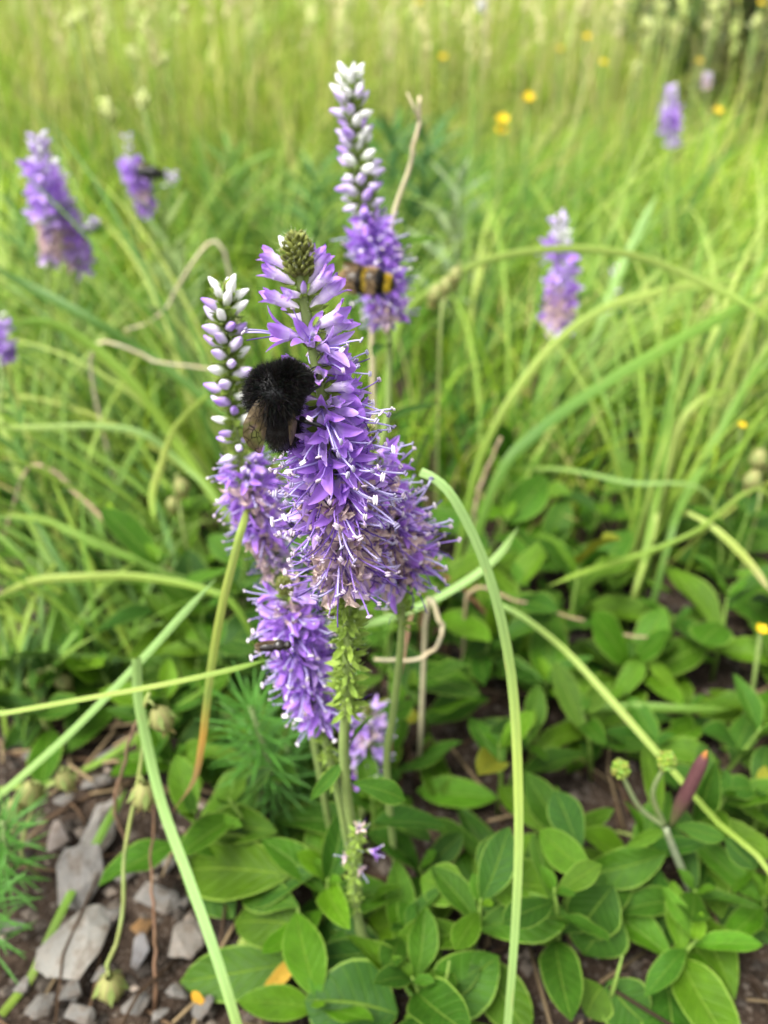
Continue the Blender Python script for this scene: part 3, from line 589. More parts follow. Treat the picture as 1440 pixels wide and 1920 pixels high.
# ================================================================== SPEEDWELL FLOWERS
MM = .001
PUR, LIL, WHT, DVI = (.36, .15, .68), (.64, .50, .84), (.86, .80, .88), (.085, .03, .22)
def petals_mesh(seed, L, Wd, spread, curl, tube_l, tube_r, cols, crump=0.0, n=4, NV=6):
    r = random.Random(seed); mb = MB(); cb, cm_, ct = cols
    ring = [[(tube_r*(.75+.35*k/2)*math.cos(a)*MM, tube_r*(.75+.35*k/2)*math.sin(a)*MM, tube_l*k/2*MM) for a in (2*math.pi*i/8 for i in range(8))] for k in range(3)]
    mb.grid(ring, [[lerp(cb, cm_, k/2*.6)]*8 for k in range(3)], [[(0, 0)]*8]*3, True)
    for i in range(n):
        a = 2*math.pi*i/n+r.uniform(-.2, .2); l = L*r.uniform(.85, 1.12); wd = Wd*r.uniform(.8, 1.15)*(1.25 if i == 0 else 1); sp = spread+r.uniform(-.2, .2); cu = curl+r.uniform(-.25, .25)
        rad = Vector((math.cos(a), math.sin(a), 0)); tan = Vector((-rad.y, rad.x, 0)); p = rad*tube_r+Vector((0, 0, tube_l*.92)); rows = []; cc = []; tw = r.uniform(-.4, .4)
        for k in range(NV):
            v = k/(NV-1); ang = sp+cu*v; d = rad*math.sin(ang)+Vector((0, 0, 1))*math.cos(ang); nn = tan.cross(d)
            hw = wd/2*(math.sin(math.pi*(.18+.80*v**.85))**.7); s_ = tan*math.cos(tw*v)+nn*math.sin(tw*v); row = []
            for u in (-1, -.5, 0, .5, 1):
                row.append((p+s_*u*hw-nn*(abs(u)**1.5)*hw*.45+Vector((r.gauss(0, 1), r.gauss(0, 1), r.gauss(0, 1)))*crump)*MM)
            rows.append(row); k2 = r.uniform(.88, 1.1); c = lerp(cb, cm_, min(1, v*2.2)) if v < .45 else lerp(cm_, ct, (v-.45)/.55); c = tuple(x*k2 for x in c)
            cc.append([c, c, tuple(x*.78 for x in c), c, c]); p = p+d*(l/(NV-1))
        mb.grid(rows, cc, [[(0, v/NV)]*5 for v in range(NV)])
    return mb.mesh('corolla', M['petal'])
def calyx_mesh(seed, L, Wd, spread, col, hairs=20, ovary=0.0):
    r = random.Random(seed); mb = MB()
    for i in range(4):
        a = 2*math.pi*(i+.5)/4+r.uniform(-.15, .15); rad = Vector((math.cos(a), math.sin(a), 0)); tan = Vector((-rad.y, rad.x, 0)); p = rad*.35; rows = []; c = hsv_jit(col, .12); cc = []
        for k in range(4):
            v = k/3; ang = spread*(1.3-.9*v); d = rad*math.sin(ang)+Vector((0, 0, 1))*math.cos(ang); hw = Wd/2*(.55+.9*v if v < .4 else 1.0*(1-((v-.4)/.6)**2)+.05)
            rows.append([(p-tan*hw)*MM, (p+rad*hw*.35)*MM, (p+tan*hw)*MM]); cc.append([tuple(x*1.25 for x in c), c, tuple(x*1.25 for x in c)])
            for h in range(hairs//16+1):
                if hairs: 
                    b = p+tan*hw*r.choice((-1, 1)); e = b+(rad*r.uniform(0, 1)+tan*r.uniform(-1, 1)+Vector((0, 0, r.uniform(-.3, .6)))).normalized()*r.uniform(.3, .6)
                    mb.add([b*MM, (b+Vector((.02, .02, .02)))*MM, e*MM], [(0, 1, 2)], (.42, .5, .3))
            p = p+d*(L/3)
        mb.grid(rows, cc, [[(0, 0)]*3]*4)
    if ovary: mb.ellipsoid((0, 0, L*.45*MM), ((ovary*MM, 0, 0), (0, ovary*.8*MM, 0), (0, 0, ovary*1.1*MM)), tuple(x*1.15 for x in col), 8, 5)
    mb.tube([(0, 0, -.6*MM), (0, 0, .2*MM)], [.22*MM, .35*MM], col, 5); return mb.mesh('calyx', M['sepal'])
def stamen_mesh(seed, L, rad, bend, c0, c1, anther, ca):
    r = random.Random(seed); mb = MB(); pts = []; x = z = 0; ang = 0
    for k in range(7):
        pts.append((x*MM, .12*math.sin(k+seed)*MM, z*MM)); v = k/6; ang = bend*v*v; x += math.sin(ang)*L/6; z += math.cos(ang)*L/6
    mb.tube(pts, [rad*MM*(1-.25*k/6) for k in range(7)], [lerp(c0, c1, k/6) for k in range(7)], 5)
    if anther:
        e = Vector(pts[-1]); t = Vector((math.cos(r.uniform(-.6, .6)), .3, r.uniform(-.3, .5))).normalized(); s = t.orthogonal().normalized()
        for sg in (-1, 1): mb.ellipsoid(e+s*sg*.17*MM, (s*.2*MM, t.cross(s)*.2*MM, t*anther*MM), ca, 6, 5)
    return mb.mesh('stamen', M['petal'])
GCAL = (.17, .25, .04)
OPEN = [petals_mesh(i, 4.6, 1.9, .5, .7, 1.9, .9, (LIL, PUR, (.45, .24, .74))) for i in range(4)] + [petals_mesh(10+i, 4.6, 1.7, .45, .5, 1.9, .9, (LIL, (.48, .29, .74), (.57, .39, .80))) for i in range(2)]
HALF = [petals_mesh(30+i, 2.9, 1.75, .04+.04*i, .30-.1*i, 3.4, .85, (WHT, (.52, .34, .80), (.37, .15, .68)), .06) for i in range(4)]
FADE = [petals_mesh(50+i, 3.7, 2.0, .7, .9, 1.6, .8, ((.62, .46, .58), (.74, .56, .56), (.74, .58, .48)), .2) for i in range(3)] + [petals_mesh(60+i, 3.7, 1.5, .6, .6, 1.6, .8, (LIL, (.54, .38, .70), (.68, .52, .62)), .12) for i in range(2)]
def bud_mesh(seed, cols):
    mb = MB(); rows = []; cs = []; r = random.Random(seed)
    for k in range(8):
        v = k/7; rr = .72*(math.sin(math.pi*min(.12+v*.84, 1))**.8)*(1.0 if v < .6 else .95); z = 3.5*v; b = .25*v*v
        rows.append([((rr*(1+.10*math.cos(4*a))*math.cos(a)+b)*MM, rr*(1+.10*math.cos(4*a))*math.sin(a)*MM, z*MM) for a in (2*math.pi*i/12 for i in range(12))]); c = lerp(cols[0], cols[1], min(1, v*2)) if v < .5 else lerp(cols[1], cols[2], v*2-1); cs.append([c]*12)
    mb.grid(rows, cs, [[(0, 0)]*12]*8, True); return mb.mesh('bud', M['petal'])
BUDM = [bud_mesh(i, c) for i, c in enumerate((((.5, .6, .32), (.84, .86, .80), (.90, .88, .90)), ((.72, .76, .66), (.80, .75, .88), (.58, .44, .80)), ((.80, .76, .86), (.62, .48, .82), (.42, .24, .70))))]
CAL = [calyx_mesh(i, 2.6, 1.2, .42, GCAL) for i in range(3)]
CAPS = [calyx_mesh(10+i, 3.7+.3*(i % 2), 1.35, .5+.08*i, (.19, .28, .045), 80, .55) for i in range(5)]
STAM = [stamen_mesh(i, L, .17, b, (.40, .28, .72), (.58, .54, .80), a, ca) for i, (L, b, a, ca) in enumerate(((6.6, .25, .62, (.74, .62, .72)), (7.4, -.3, .7, (.80, .74, .78)), (5.6, .5, .55, (.36, .30, .48)), (6.8, -.15, .5, (.45, .42, .55)), (7.8, .35, .45, (.30, .26, .42))))]
STYL = [stamen_mesh(20+i, L, .12, b, DVI, (.10, .05, .24), 0, DVI) for i, (L, b) in enumerate(((6.5, 1.0), (7.2, -.9), (5.8, 1.6), (7.0, .4)))] + [stamen_mesh(30+i, L, .13, b, (.27, .13, .55), (.34, .22, .6), .42, (.5, .42, .5)) for i, (L, b) in enumerate(((6.6, .5), (7.2, -.5)))]

def add_flower(t, p, d, kind, s, detail, roll=None):
    """p world point on the axis, d outward direction, s scale"""
    roll = random.uniform(0, 6.28) if roll is None else roll
    m = frameZ(p-t.location, d, roll, s)
    if kind == 'caps':
        o = obj('seed_capsule', random.choice(CAPS), t, m)
        if detail and random.random() < .22: obj('style', random.choice(STYL[:4]), o, Matrix.Translation((0, 0, 1.5*MM)) @ Matrix.Rotation(random.uniform(-.5, .5), 4, 'X'))
        return o
    me = random.choice({'open': OPEN, 'half': HALF, 'fade': FADE, 'bud': BUDM[:2], 'pbud': BUDM[1:], 'wbud': BUDM[:1]}[kind])
    o = obj('flower' if kind in ('open', 'half', 'fade') else 'bud', me, t, m)
    if detail: obj('calyx', random.choice(CAL), o, Matrix.Translation((0, 0, -.4*MM)))
    if detail and kind in ('open', 'fade'):
        a = random.uniform(0, 6.28)
        for j in range(2):
            pool = STAM+STYL[4:] if kind == 'open' else STAM[2:]+STYL+STYL[4:]
            obj('stamen', random.choice(pool), o, Matrix.Translation((0, 0, 1.3*MM)) @ Matrix.Rotation(a+math.pi*j, 4, 'Z') @ Matrix.Rotation(random.uniform(.1, .5), 4, 'Y'))
        if random.random() < (.35 if kind == 'open' else .7): obj('style', random.choice(STYL), o, Matrix.Translation((0, 0, 1.4*MM)) @ Matrix.Rotation(random.uniform(0, 6.28), 4, 'Z') @ Matrix.Rotation(random.uniform(0, .3), 4, 'Y'))
    return o
def nub_mesh(r, h, col):
    mb = MB(); q = random.Random(int(r*1e6))
    mb.tube([(0, 0, 0), (0, 0, h*.5), (0, 0, h*.9)], [r*.7, r*.75, r*.3], tuple(x*.8 for x in col), 8)
    for i in range(90):
        f = i/90; a = i*2.4; rr = r*(1.0 if f < .6 else 1-.75*((f-.6)/.4)**1.5); p = Vector((math.cos(a)*rr*.8, math.sin(a)*rr*.8, h*(.02+.93*f))); d = Vector((math.cos(a)*.7, math.sin(a)*.7, .75)).normalized(); s = d.orthogonal().normalized(); k = q.uniform(.7, 1.5); d = (d+Vector((q.gauss(0, .2), q.gauss(0, .2), q.gauss(0, .2)))).normalized(); s = d.orthogonal().normalized()
        mb.ellipsoid(p, (s*r*.17, d.cross(s)*r*.11, d*r*.42), tuple(x*k for x in col), 6, 4)
        for _ in range(3):
            e = p+d*r*.4+Vector((q.gauss(0, 1), q.gauss(0, 1), q.gauss(0, 1)))*r*.16; mb.add([p+d*r*.3, p+d*r*.3+s*r*.03, e+d*r*.12], [(0, 1, 2)], (.45, .5, .33))
    return mb.mesh('bud_tip', M['sepal'])

def speedwell(label, path, zones, detail=False, size=1.0, nub=None, stem_r=.0011, root=None, manual=(), leaves=(), group=None, stem_leaves=0, droop=0.0, avoid=()):
    """path: (px,py,y) from tip to the spike's foot and down the stem; zones: (py0,py1,kind,count,size,elev_deg)"""
    P = [PY(*p) for p in path]; pys = [p[1] for p in path]
    e = P[-1]; foot = root or Vector((e.x+.004, e.y+.004, -.003)); 
    if e.z > .004: P.append(foot); pys.append(pys[-1]+1)
    n = 60; C = [Vector(c) for c in crom(P, n)]; Q = np.interp(np.linspace(0, len(P)-1, n), range(len(P)), pys)
    b = P[-1].copy(); t = thing('speedwell_plant', b, label, 'flower', group)
    mb = MB(); mb.tube([c-b for c in C], [stem_r*(.62+.55*i/n) for i in range(n)], [hsv_jit((.20, .27, .08), .06) for _ in C], 8)
    if detail:
        for i in range(700):
            f = random.uniform(.05, .98)*(n-1); k = int(f); c = C[k].lerp(C[min(k+1, n-1)], f-k)-b; rr = stem_r*(.62+.55*k/n); a = random.uniform(0, 6.28); d = Vector((math.cos(a), math.sin(a), random.uniform(-.2, .4))); mb.add([c+d*rr*.9, c+d*rr*.9+Vector((0, 0, .00005)), c+d*(rr+random.uniform(.0003, .0008))], [(0, 1, 2)], (.5, .55, .38))
    obj('stem', mb.mesh('stem', M['stem']), t)
    def at(py):
        f = float(np.interp(py, Q, range(n))); k = min(int(f), n-2); return C[k].lerp(C[k+1], f-k), (C[k]-C[k+1]).normalized()
    if nub:
        r, h = nub; p, ax = C[0], (C[0]-C[3]).normalized(); obj('bud_tip', nub_mesh(r, h, (.17, .19, .045)), t, frameZ(p-b-ax*h*.55, ax, 0))
    for py, ang, face, kind, s, off in manual:
        p, ax = at(py); a = math.radians(ang); d = Vector((math.cos(a), 0, 0))+Vector((0, SP*0+.15, 1)).normalized()*math.sin(a)+Vector((0, -face, 0)); d.normalize(); add_flower(t, p+d*off*MM, d, kind, s, detail)
    i = 0
    for py0, py1, kind, cnt, s, el in zones:
        for k in range(cnt):
            py = py0+(py1-py0)*(k+random.uniform(.1, .9))/cnt; p, ax = at(py); a = i*2.39996+random.uniform(-.3, .3); i += 1
            e1 = ax.orthogonal().normalized(); e2 = ax.cross(e1); o_ = e1*math.cos(a)+e2*math.sin(a); ee = math.radians(el+random.uniform(-14, 14)); d = o_*math.cos(ee)+ax*math.sin(ee)
            kk = kind if isinstance(kind, str) else random.choice(kind)
            if avoid and any((p+d*.006-av).length < ar for av, ar in avoid): continue
            add_flower(t, p+d*(.9 if kk != 'caps' else .7)*MM*size, d, kk, s*size*random.uniform(.85, 1.15), detail)
    for (bx, by, byy), (tx, ty, tyy), wpx, var in leaves:
        B = PY(bx, by, byy); T = PY(tx, ty, tyy); dpt = (T-CAM).length*.95; leaf2(t, B, T, wpx*dpt/FPX, None, var, leafcol(1.15))
    for k in range(stem_leaves):
        f = .45+.5*k/stem_leaves; c = C[int(f*(n-1))]; a = k*2.2; d = Vector((math.cos(a), math.sin(a), .5)).normalized(); leaf2(t, c, c+d*.02, .005, None, LANCE)
    return t
V = OVAL; Ln = LANCE
BEE = PY(514, 738, .1145); FLY = PY(512, 1210, .1235)
main = speedwell('tall violet speedwell spike in full bloom carrying the black bumblebee',
    [(558, 470, .1185), (566, 540, .119), (580, 620, .1195), (604, 740, .12), (625, 900, .121), (642, 1050, .122), (652, 1180, .123), (650, 1310, .1245), (645, 1400, .1255), (652, 1500, .1275), (668, 1600, .129), (672, 1720, .131), (690, 1830, .124)],
    [(672, 765, ('open', 'open', 'half'), 16, .9, 18), (740, 890, 'open', 42, 1.15, 0), (870, 960, ('open', 'open', 'fade'), 28, 1.25, -8), (915, 1085, 'fade', 62, 1.3, -12), (1075, 1340, 'caps', 44, 1.12, 26)],
    detail=True, nub=(.0024, .0058), stem_r=.00125,
    manual=[(492, 128, .15, 'wbud', 1.0, 1.2), (515, 148, .1, 'half', .95, 1.2), (535, 152, .35, 'half', .95, 1.2), (590, 150, .25, 'half', 1.05, 1.4), (632, 172, .2, 'open', 1.05, 1.4),
            (525, 62, .2, 'half', .8, 1.2), (545, 56, .1, 'half', 1.05, 1.2), (560, 45, .4, 'half', 1.0, 1.3), (555, 150, 1.6, 'half', .7, 1.0), (590, 42, .15, 'half', 1.15, 1.3), (618, 30, .5, 'half', 1.15, 1.4), (648, 36, .2, 'half', 1.15, 1.4), (625, 140, -.9, 'half', 1.0, 1.4), (590, 60, -1.0, 'half', 1.0, 1.4), (655, 20, .9, 'open', 1.0, 1.4), (662, 100, .9, 'open', .95, 1.4),
            (505, 110, .3, 'wbud', .6, .8), (560, 80, .8, 'pbud', .8, .8)],
    leaves=[((661, 1468, .1265), (768, 1490, .124), 46, V), ((640, 1432, .1262), (576, 1510, .122), 26, Ln), ((655, 1402, .126), (690, 1335, .122), 18, Ln),
            ((600, 1632, .135), (433, 1680, .132), 58, V), ((700, 1542, .14), (844, 1528, .145), 56, V), ((682, 1748, .132), (808, 1708, .128), 64, V), ((690, 1688, .133), (748, 1652, .13), 28, Ln),
            ((722, 1812, .13), (886, 1748, .135), 104, V), ((690, 1812, .126), (524, 1752, .13), 74, V), ((604, 1785, .128), (688, 1886, .117), 92, V), ((640, 1650, .135), (566, 1600, .132), 40, V), ((672, 1730, .133), (560, 1700, .14), 70, V)], avoid=((BEE, .0062), (PY(545, 790, .117), .004)))
speedwell('slender speedwell spike with white top and small buds, left of the black bumblebee',
    [(422, 548, .158), (424, 620, .158), (432, 720, .158), (445, 830, .158), (470, 920, .157), (492, 990, .157), (520, 1080, .156), (560, 1250, .155), (590, 1400, .155)],
    [(548, 580, 'wbud', 8, 1.25, 50), (580, 690, ('bud', 'bud', 'pbud'), 21, 1.4, 36), (690, 800, ('bud', 'pbud'), 16, 1.45, 24), (800, 880, 'pbud', 10, 1.25, 8), (860, 930, ('pbud', 'open'), 16, .9, 0), (900, 1010, ('open', 'open', 'fade'), 30, 1.05, -10), (1010, 1080, 'fade', 16, .8, -15)],
    detail=True, nub=(.0016, .004), stem_r=.0009)
speedwell('small violet speedwell spike with green tip where the small dark fly sits',
    [(533, 1095, .137), (545, 1150, .1365), (562, 1220, .136), (585, 1300, .1355), (612, 1400, .135), (640, 1520, .135)],
    [(1115, 1160, ('open', 'half', 'fade'), 12, .9, 25), (1145, 1280, 'open', 48, 1.08, 2), (1260, 1350, ('open', 'fade', 'open'), 28, 1.0, -16), (1370, 1480, 'caps', 14, .7, 10)],
    detail=True, nub=(.0018, .004), stem_r=.0009, avoid=((FLY, .0042),))
speedwell('fading violet speedwell spike partly hidden behind the main spike on its right',
    [(690, 810, .142), (700, 870, .142), (716, 940, .1415), (736, 1020, .141), (752, 1095, .141), (752, 1200, .141), (738, 1330, .142), (725, 1450, .142)],
    [(840, 910, ('half', 'pbud', 'open'), 12, .85, 25), (890, 990, ('open', 'open', 'fade'), 34, 1.05, 0), (960, 1075, ('fade', 'fade', 'open'), 58, 1.4, -8), (1080, 1170, 'caps', 14, .8, 10)],
    detail=True, nub=(.0015, .004), stem_r=.0009)
speedwell('short pale violet speedwell spike low behind the seed bearing stem',
    [(690, 1330, .178), (692, 1380, .176), (690, 1440, .174), (676, 1540, .17)],
    [(1335, 1450, ('open', 'fade', 'open'), 26, .95, -5)], detail=True, nub=(.0013, .003), stem_r=.0009)
speedwell('short spent speedwell stem with a few last violet stamens near the soil',
    [(672, 1560, .1225), (662, 1620, .123), (668, 1700, .124)],
    [(1555, 1700, 'caps', 34, .62, 50), (1560, 1640, 'fade', 3, .5, 0)], detail=True, stem_r=.0009, manual=[(1590, 10, .4, 'open', .55, 3.5), (1562, 80, .2, 'fade', .5, 1)])
speedwell('tall speedwell spike with a white tip, the yellow banded bumblebee at its foot',
    [(658, 155, .245), (662, 220, .245), (672, 320, .244), (685, 400, .243), (705, 480, .242), (722, 560, .24), (730, 620, .238), (728, 760, .235), (715, 900, .232)],
    [(150, 185, 'wbud', 12, 1.4, 50), (185, 300, ('bud', 'bud', 'pbud'), 32, 1.65, 34), (300, 400, ('bud', 'pbud', 'pbud'), 24, 1.75, 16), (395, 445, ('pbud', 'open'), 16, 1.1, 10), (430, 540, 'open', 52, 1.1, -5), (525, 600, ('fade', 'open'), 30, 1.05, -14)],
    detail=True, nub=(.0016, .004), stem_r=.001, stem_leaves=4)
B1 = 'blurred pale violet speedwell spike at the left of the meadow'
speedwell('pale violet speedwell spike with an arching branch of flowers, far left', [(72, 258, .40), (78, 320, .40), (88, 400, .40), (95, 470, .40), (100, 600, .40)],
    [(258, 320, ('bud', 'pbud', 'pbud', 'pbud'), 28, 1.45, 35), (310, 430, ('open', 'pbud', 'pbud', 'bud'), 40, 1.5, 5), (420, 490, 'fade', 26, 1.2, -14)], nub=(.0015, .004), stem_leaves=3)
speedwell('violet speedwell spike drooping beside the far left pale spike', [(92, 290, .415), (112, 370, .41), (138, 440, .41), (146, 500, .41), (148, 640, .41)],
    [(300, 420, ('pbud', 'bud', 'open'), 34, 1.2, 10), (400, 505, ('open', 'fade'), 40, 1.25, -8)], stem_leaves=3)
speedwell('small violet speedwell side spike nodding out of the far left pair', [(172, 418, .40), (150, 395, .405), (128, 380, .41), (120, 460, .412)],
    [(375, 418, 'pbud', 14, 1.0, 10)], stem_leaves=0)
speedwell('violet speedwell spike with a thin top and a dark bee in the blurred grass', [(237, 250, .5), (243, 300, .5), (258, 340, .5), (275, 385, .5), (290, 460, .5), (295, 540, .5)],
    [(250, 300, 'pbud', 10, .9, 30), (300, 350, 'open', 28, 1.15, 0), (335, 400, ('open', 'fade'), 30, 1.1, -8)], stem_leaves=4)
speedwell('short violet speedwell shoot beside the spike with the dark bee', [(322, 322, .52), (318, 350, .52), (312, 400, .52), (308, 470, .52)], [(322, 352, 'pbud', 10, 1.1, 10)])
speedwell('pink tinged violet speedwell spike crossed by arching pale blades', [(1048, 410, .42), (1050, 470, .42), (1052, 540, .418), (1048, 600, .416), (1045, 700, .41), (1040, 820, .4)],
    [(412, 460, ('pbud', 'pbud', 'bud'), 16, 1.6, 36), (455, 560, ('pbud', 'pbud', 'open'), 40, 1.6, 12), (535, 612, ('fade', 'open', 'pbud'), 34, 1.7, -6)], nub=(.0016, .004), stem_leaves=5)
speedwell('faint violet speedwell spike behind the whitish green blade', [(1152, 500, .5), (1152, 560, .5), (1150, 610, .498), (1140, 720, .49)], [(500, 605, ('bud', 'pbud'), 22, .95, 20)], stem_leaves=3)
speedwell('deep violet speedwell spike standing far off alone in the bright grass', [(1258, 165, .82), (1258, 210, .82), (1257, 270, .82), (1254, 360, .81), (1250, 420, .8)],
    [(165, 215, 'pbud', 40, 1.8, 30), (205, 282, ('open', 'pbud', 'pbud'), 50, 1.8, 8)], stem_leaves=4)
speedwell('pale violet speedwell spike cut by the left edge of the meadow view', [(-6, 575, .33), (0, 640, .33), (4, 690, .328), (10, 820, .32)], [(590, 690, ('bud', 'open'), 34, 1.0, 5)], stem_leaves=2)
speedwell('tiny pale lilac flower head far up the meadow', [(903, 2, 1.2), (903, 22, 1.2), (903, 60, 1.2)], [(2, 24, 'bud', 16, 1.7, 20)])
speedwell('small dull violet flower head beyond the deep violet spike', [(1328, 135, 1.0), (1326, 160, 1.0), (1324, 210, 1.0)], [(135, 165, ('fade', 'bud'), 14, 1.3, 10)])

# ================================================================== INSECTS
def solid(mb, name, mat, voxel):
    """one continuous skin out of overlapping shapes"""
    me = mb.mesh(name, mat); o = bpy.data.objects.new(name+'_tmp', me); COL.objects.link(o)
    md = o.modifiers.new('r', 'REMESH'); md.mode = 'VOXEL'; md.voxel_size = voxel; md.use_smooth_shade = True
    dg = bpy.context.evaluated_depsgraph_get(); out = bpy.data.meshes.new_from_object(o.evaluated_get(dg)); bpy.data.objects.remove(o); bpy.data.meshes.remove(me)
    out.materials.clear(); out.materials.append(mat); out.name = name; return out
def setcol(me, fn):
    if 'Col' in me.attributes: me.attributes.remove(me.attributes['Col'])
    a = me.attributes.new('Col', 'FLOAT_COLOR', 'POINT')
    for i, v in enumerate(me.vertices): a.data[i].color = (*fn(v.co), 1)
def fur(ells, per, L, colfn, comb=None):
    mb = MB(); q = random.Random(8)
    for c, ax in ells:
        for _ in range(per):
            v = Vector((q.gauss(0, 1), q.gauss(0, 1), q.gauss(0, 1))).normalized(); p = c+ax[0]*v.x+ax[1]*v.y+ax[2]*v.z; d = (p-c).normalized()
            d = (d+Vector((q.gauss(0, 1), q.gauss(0, 1), q.gauss(0, 1)))*.28+(comb or Vector((0, 0, 0)))).normalized(); l = L*q.uniform(.5, 1.25); s = d.orthogonal().normalized()*L*.035; s.rotate(Matrix.Rotation(q.uniform(0, 6.28), 3, d)); g = Vector((0, 0, -1))*l*.12; col = colfn(v, p, q)
            mb.add([p-s, p+s, p+d*l*.55-s*.6+g*.4, p+d*l*.55+s*.6+g*.4, p+d*l+g], [(0, 1, 3, 2), (2, 3, 4)], col)
    return mb.mesh('fur', M['fur'])
def wing_mesh(pts_c, b):
    """wing from a centre line [(point, halfwidth vector)]"""
    mb = MB(); rows = []; us = []
    for i, (p, h) in enumerate(pts_c):
        rows.append([p-b+h*u+Vector((0, -.0002*(1-u*u), 0)) for u in (-1, -.5, 0, .5, 1)]); us.append([(u*.5+.5, i/3) for u in (-1, -.5, 0, .5, 1)])
    mb.grid(rows, [[(.2, .15, .08)]*5]*len(rows), us); return mb.mesh('wing', M['wing'])
BLK = (.006, .006, .006)
def axes(a, ra, rb, rc=None):
    a = Vector(a).normalized(); s = a.orthogonal().normalized(); return (s*rb, a.cross(s)*(rc or rb), a*ra)
# --- black bumblebee on the main spike
c0 = BEE.copy(); t = thing('bumblebee', c0, 'black furry bumblebee with brown folded wings clinging to the main spike', 'bumblebee')
px = .125/FPX
head = PY(563, 712, .1155); abd = PY(528, 800, .1175)
bd = MB(); up = Vector((.25, .1, 1)).normalized()
eth = (c0, axes((.35, .1, 1), .0041, .0039)); eab = (abd, axes((.1, .25, 1), .0040, .0031)); ehd = (head, axes((1, .3, -.2), .0019, .0017)); ecol = (PY(541, 712, .1148), axes((1, 0, .2), .0022, .0024))
for c, ax in (eth, eab, ehd): bd.ellipsoid(c-c0, ax, BLK, 16, 12)
bd.tube([c0-c0, (abd-c0)*.6, abd-c0], [.0026, .0024, .0028], BLK, 12); bd.tube([Vector((0, 0, 0)), (head-c0)*.7, head-c0], [.0026, .0018, .0014], BLK, 10)
def leg(pp, r=.00042):
    P = [PY(*p)-c0 for p in pp]; bd.tube(P, [r*1.5, r*1.25, r*1.0, r*.7][:len(P)], BLK, 7)
leg([(540, 770, .1165), (575, 790, .114), (600, 798, .1142), (614, 806, .1165)]); leg([(550, 740, .1175), (578, 738, .1165), (590, 728, .117), (604, 722, .1178)], .0003); leg([(540, 800, .119), (556, 822, .118), (548, 832, .118), (556, 838, .119)], .00045)
leg([(560, 722, .1175), (582, 716, .117), (596, 700, .1175)], .00022); leg([(566, 702, .1175), (590, 688, .117), (628, 684, .1172)], .00016)
me = solid(bd, 'body', M['chitin'], .00022); setcol(me, lambda v: BLK); obj('body', me, t)
fo = obj('fur', fur([eth, ecol], 9000, .0016, lambda v, p, q: tuple(x*q.uniform(.6, 1.8) for x in (.006, .0058, .0052))), t); fo.location = -c0
fo = obj('fur', fur([eab, ehd], 2600, .0010, lambda v, p, q: tuple(x*q.uniform(.6, 1.8) for x in (.009, .008, .007))), t); fo.location = -c0
X = Vector((1, 0, 0))
def wingline(L): return [(PY(x, y, yy), (X*math.cos(a)+Vector((0, .6, .8))*math.sin(a))*h*px) for x, y, yy, h, a in L]
obj('wing', wing_mesh(wingline([(492, 742, .1112, 6, .2), (486, 765, .1106, 17, .2), (479, 790, .1108, 23, .2), (477, 812, .1114, 22, .25), (481, 832, .1120, 16, .3), (487, 849, .1126, 3, .3)]), c0), t)
obj('wing', wing_mesh(wingline([(540, 758, .1125, 3, .5), (546, 778, .1125, 8, .6), (549, 800, .1130, 10, .7), (548, 818, .1136, 8, .7), (546, 834, .1142, 2, .7)]), c0), t)
# --- yellow banded bumblebee on the back spike
def bee2(cx, cy, y, k, label, cols, name='bumblebee', furN=5200, furL=.0013):
    c0 = PY(cx, cy, y); d = (c0-CAM).dot(Vector((0, CP, -SP))); u = d/FPX*k
    t = thing(name, c0, label, name.replace('_', ' ') if name != 'bumblebee' else 'bumblebee'); Xv = Vector((1, -.15, -.05)).normalized(); Zv = Vector((0, .1, 1)).normalized()
    th = (c0+Xv*4*u, axes(Xv, 30*u, 26*u)); hd = (c0+Xv*36*u-Zv*2*u, axes(Xv, 15*u, 15*u)); ab = (c0-Xv*34*u-Zv*2*u, axes(Xv, 36*u, 25*u))
    bd = MB(); o0 = c0
    for c, ax in (th, hd, ab): bd.ellipsoid(c-o0, ax, BLK, 14, 10)
    for i, (sx, ex) in enumerate(((18, 30), (4, 8), (-10, -22))):
        bd.tube([Xv*sx*u-Zv*14*u, Xv*(sx+ex)/2*u*1.1-Zv*30*u+Vector((0, -8*u, 0)), Xv*ex*u*1.2-Zv*42*u, Xv*(ex+4)*u*1.25-Zv*55*u+Vector((0, 6*u, 0))], [4*u, 3.4*u, 2.6*u, 1.5*u], BLK, 6)
    bd.tube([Xv*44*u+Zv*6*u, Xv*56*u+Zv*12*u, Xv*64*u+Zv*4*u], [1.6*u, 1.4*u, 1.2*u], BLK, 5)
    me = solid(bd, 'body', M['chitin'], 2.0*u); setcol(me, lambda v: BLK); obj('body', me, t)
    def cf(v, p, q):
        f = (p-c0).dot(Xv)/u; j = q.uniform(.7, 1.3); c = cols[0]
        for lim, cc in cols[1]:
            if f+q.gauss(0, 1.5) > lim: c = cc
        return tuple(x*j for x in c)
    fo = obj('fur', fur([th, ab, hd], furN, furL, cf), t); fo.location = -c0
    for s in (-1, 1):
        W = [(c0+Xv*(0-f*62)*u+Zv*(22+f*10+s*4)*u+Vector((0, (-4-f*2)*u, 0)), (Zv*.7+Vector((0, -.6*s, 0)))*h*u) for f, h in ((0, 3), (.25, 9), (.5, 13), (.75, 13), (.93, 8), (1, 2))]
        obj('wing', wing_mesh(W, c0), t)
    return t
YEL, TANF = (.50, .36, .03), (.36, .25, .13)
bee2(694, 526, .222, .82, 'yellow and black banded bumblebee with tan wings at the foot of the back spike', (TANF, ((-30, BLK), (-16, YEL), (-6, TANF), (14, BLK), (34, YEL), (46, BLK))), furL=.0012)
bee2(284, 323, .485, .42, 'dark bee sitting on the violet spike in the blurred grass', (BLK, ((0, BLK),)), furN=900, furL=.0018)
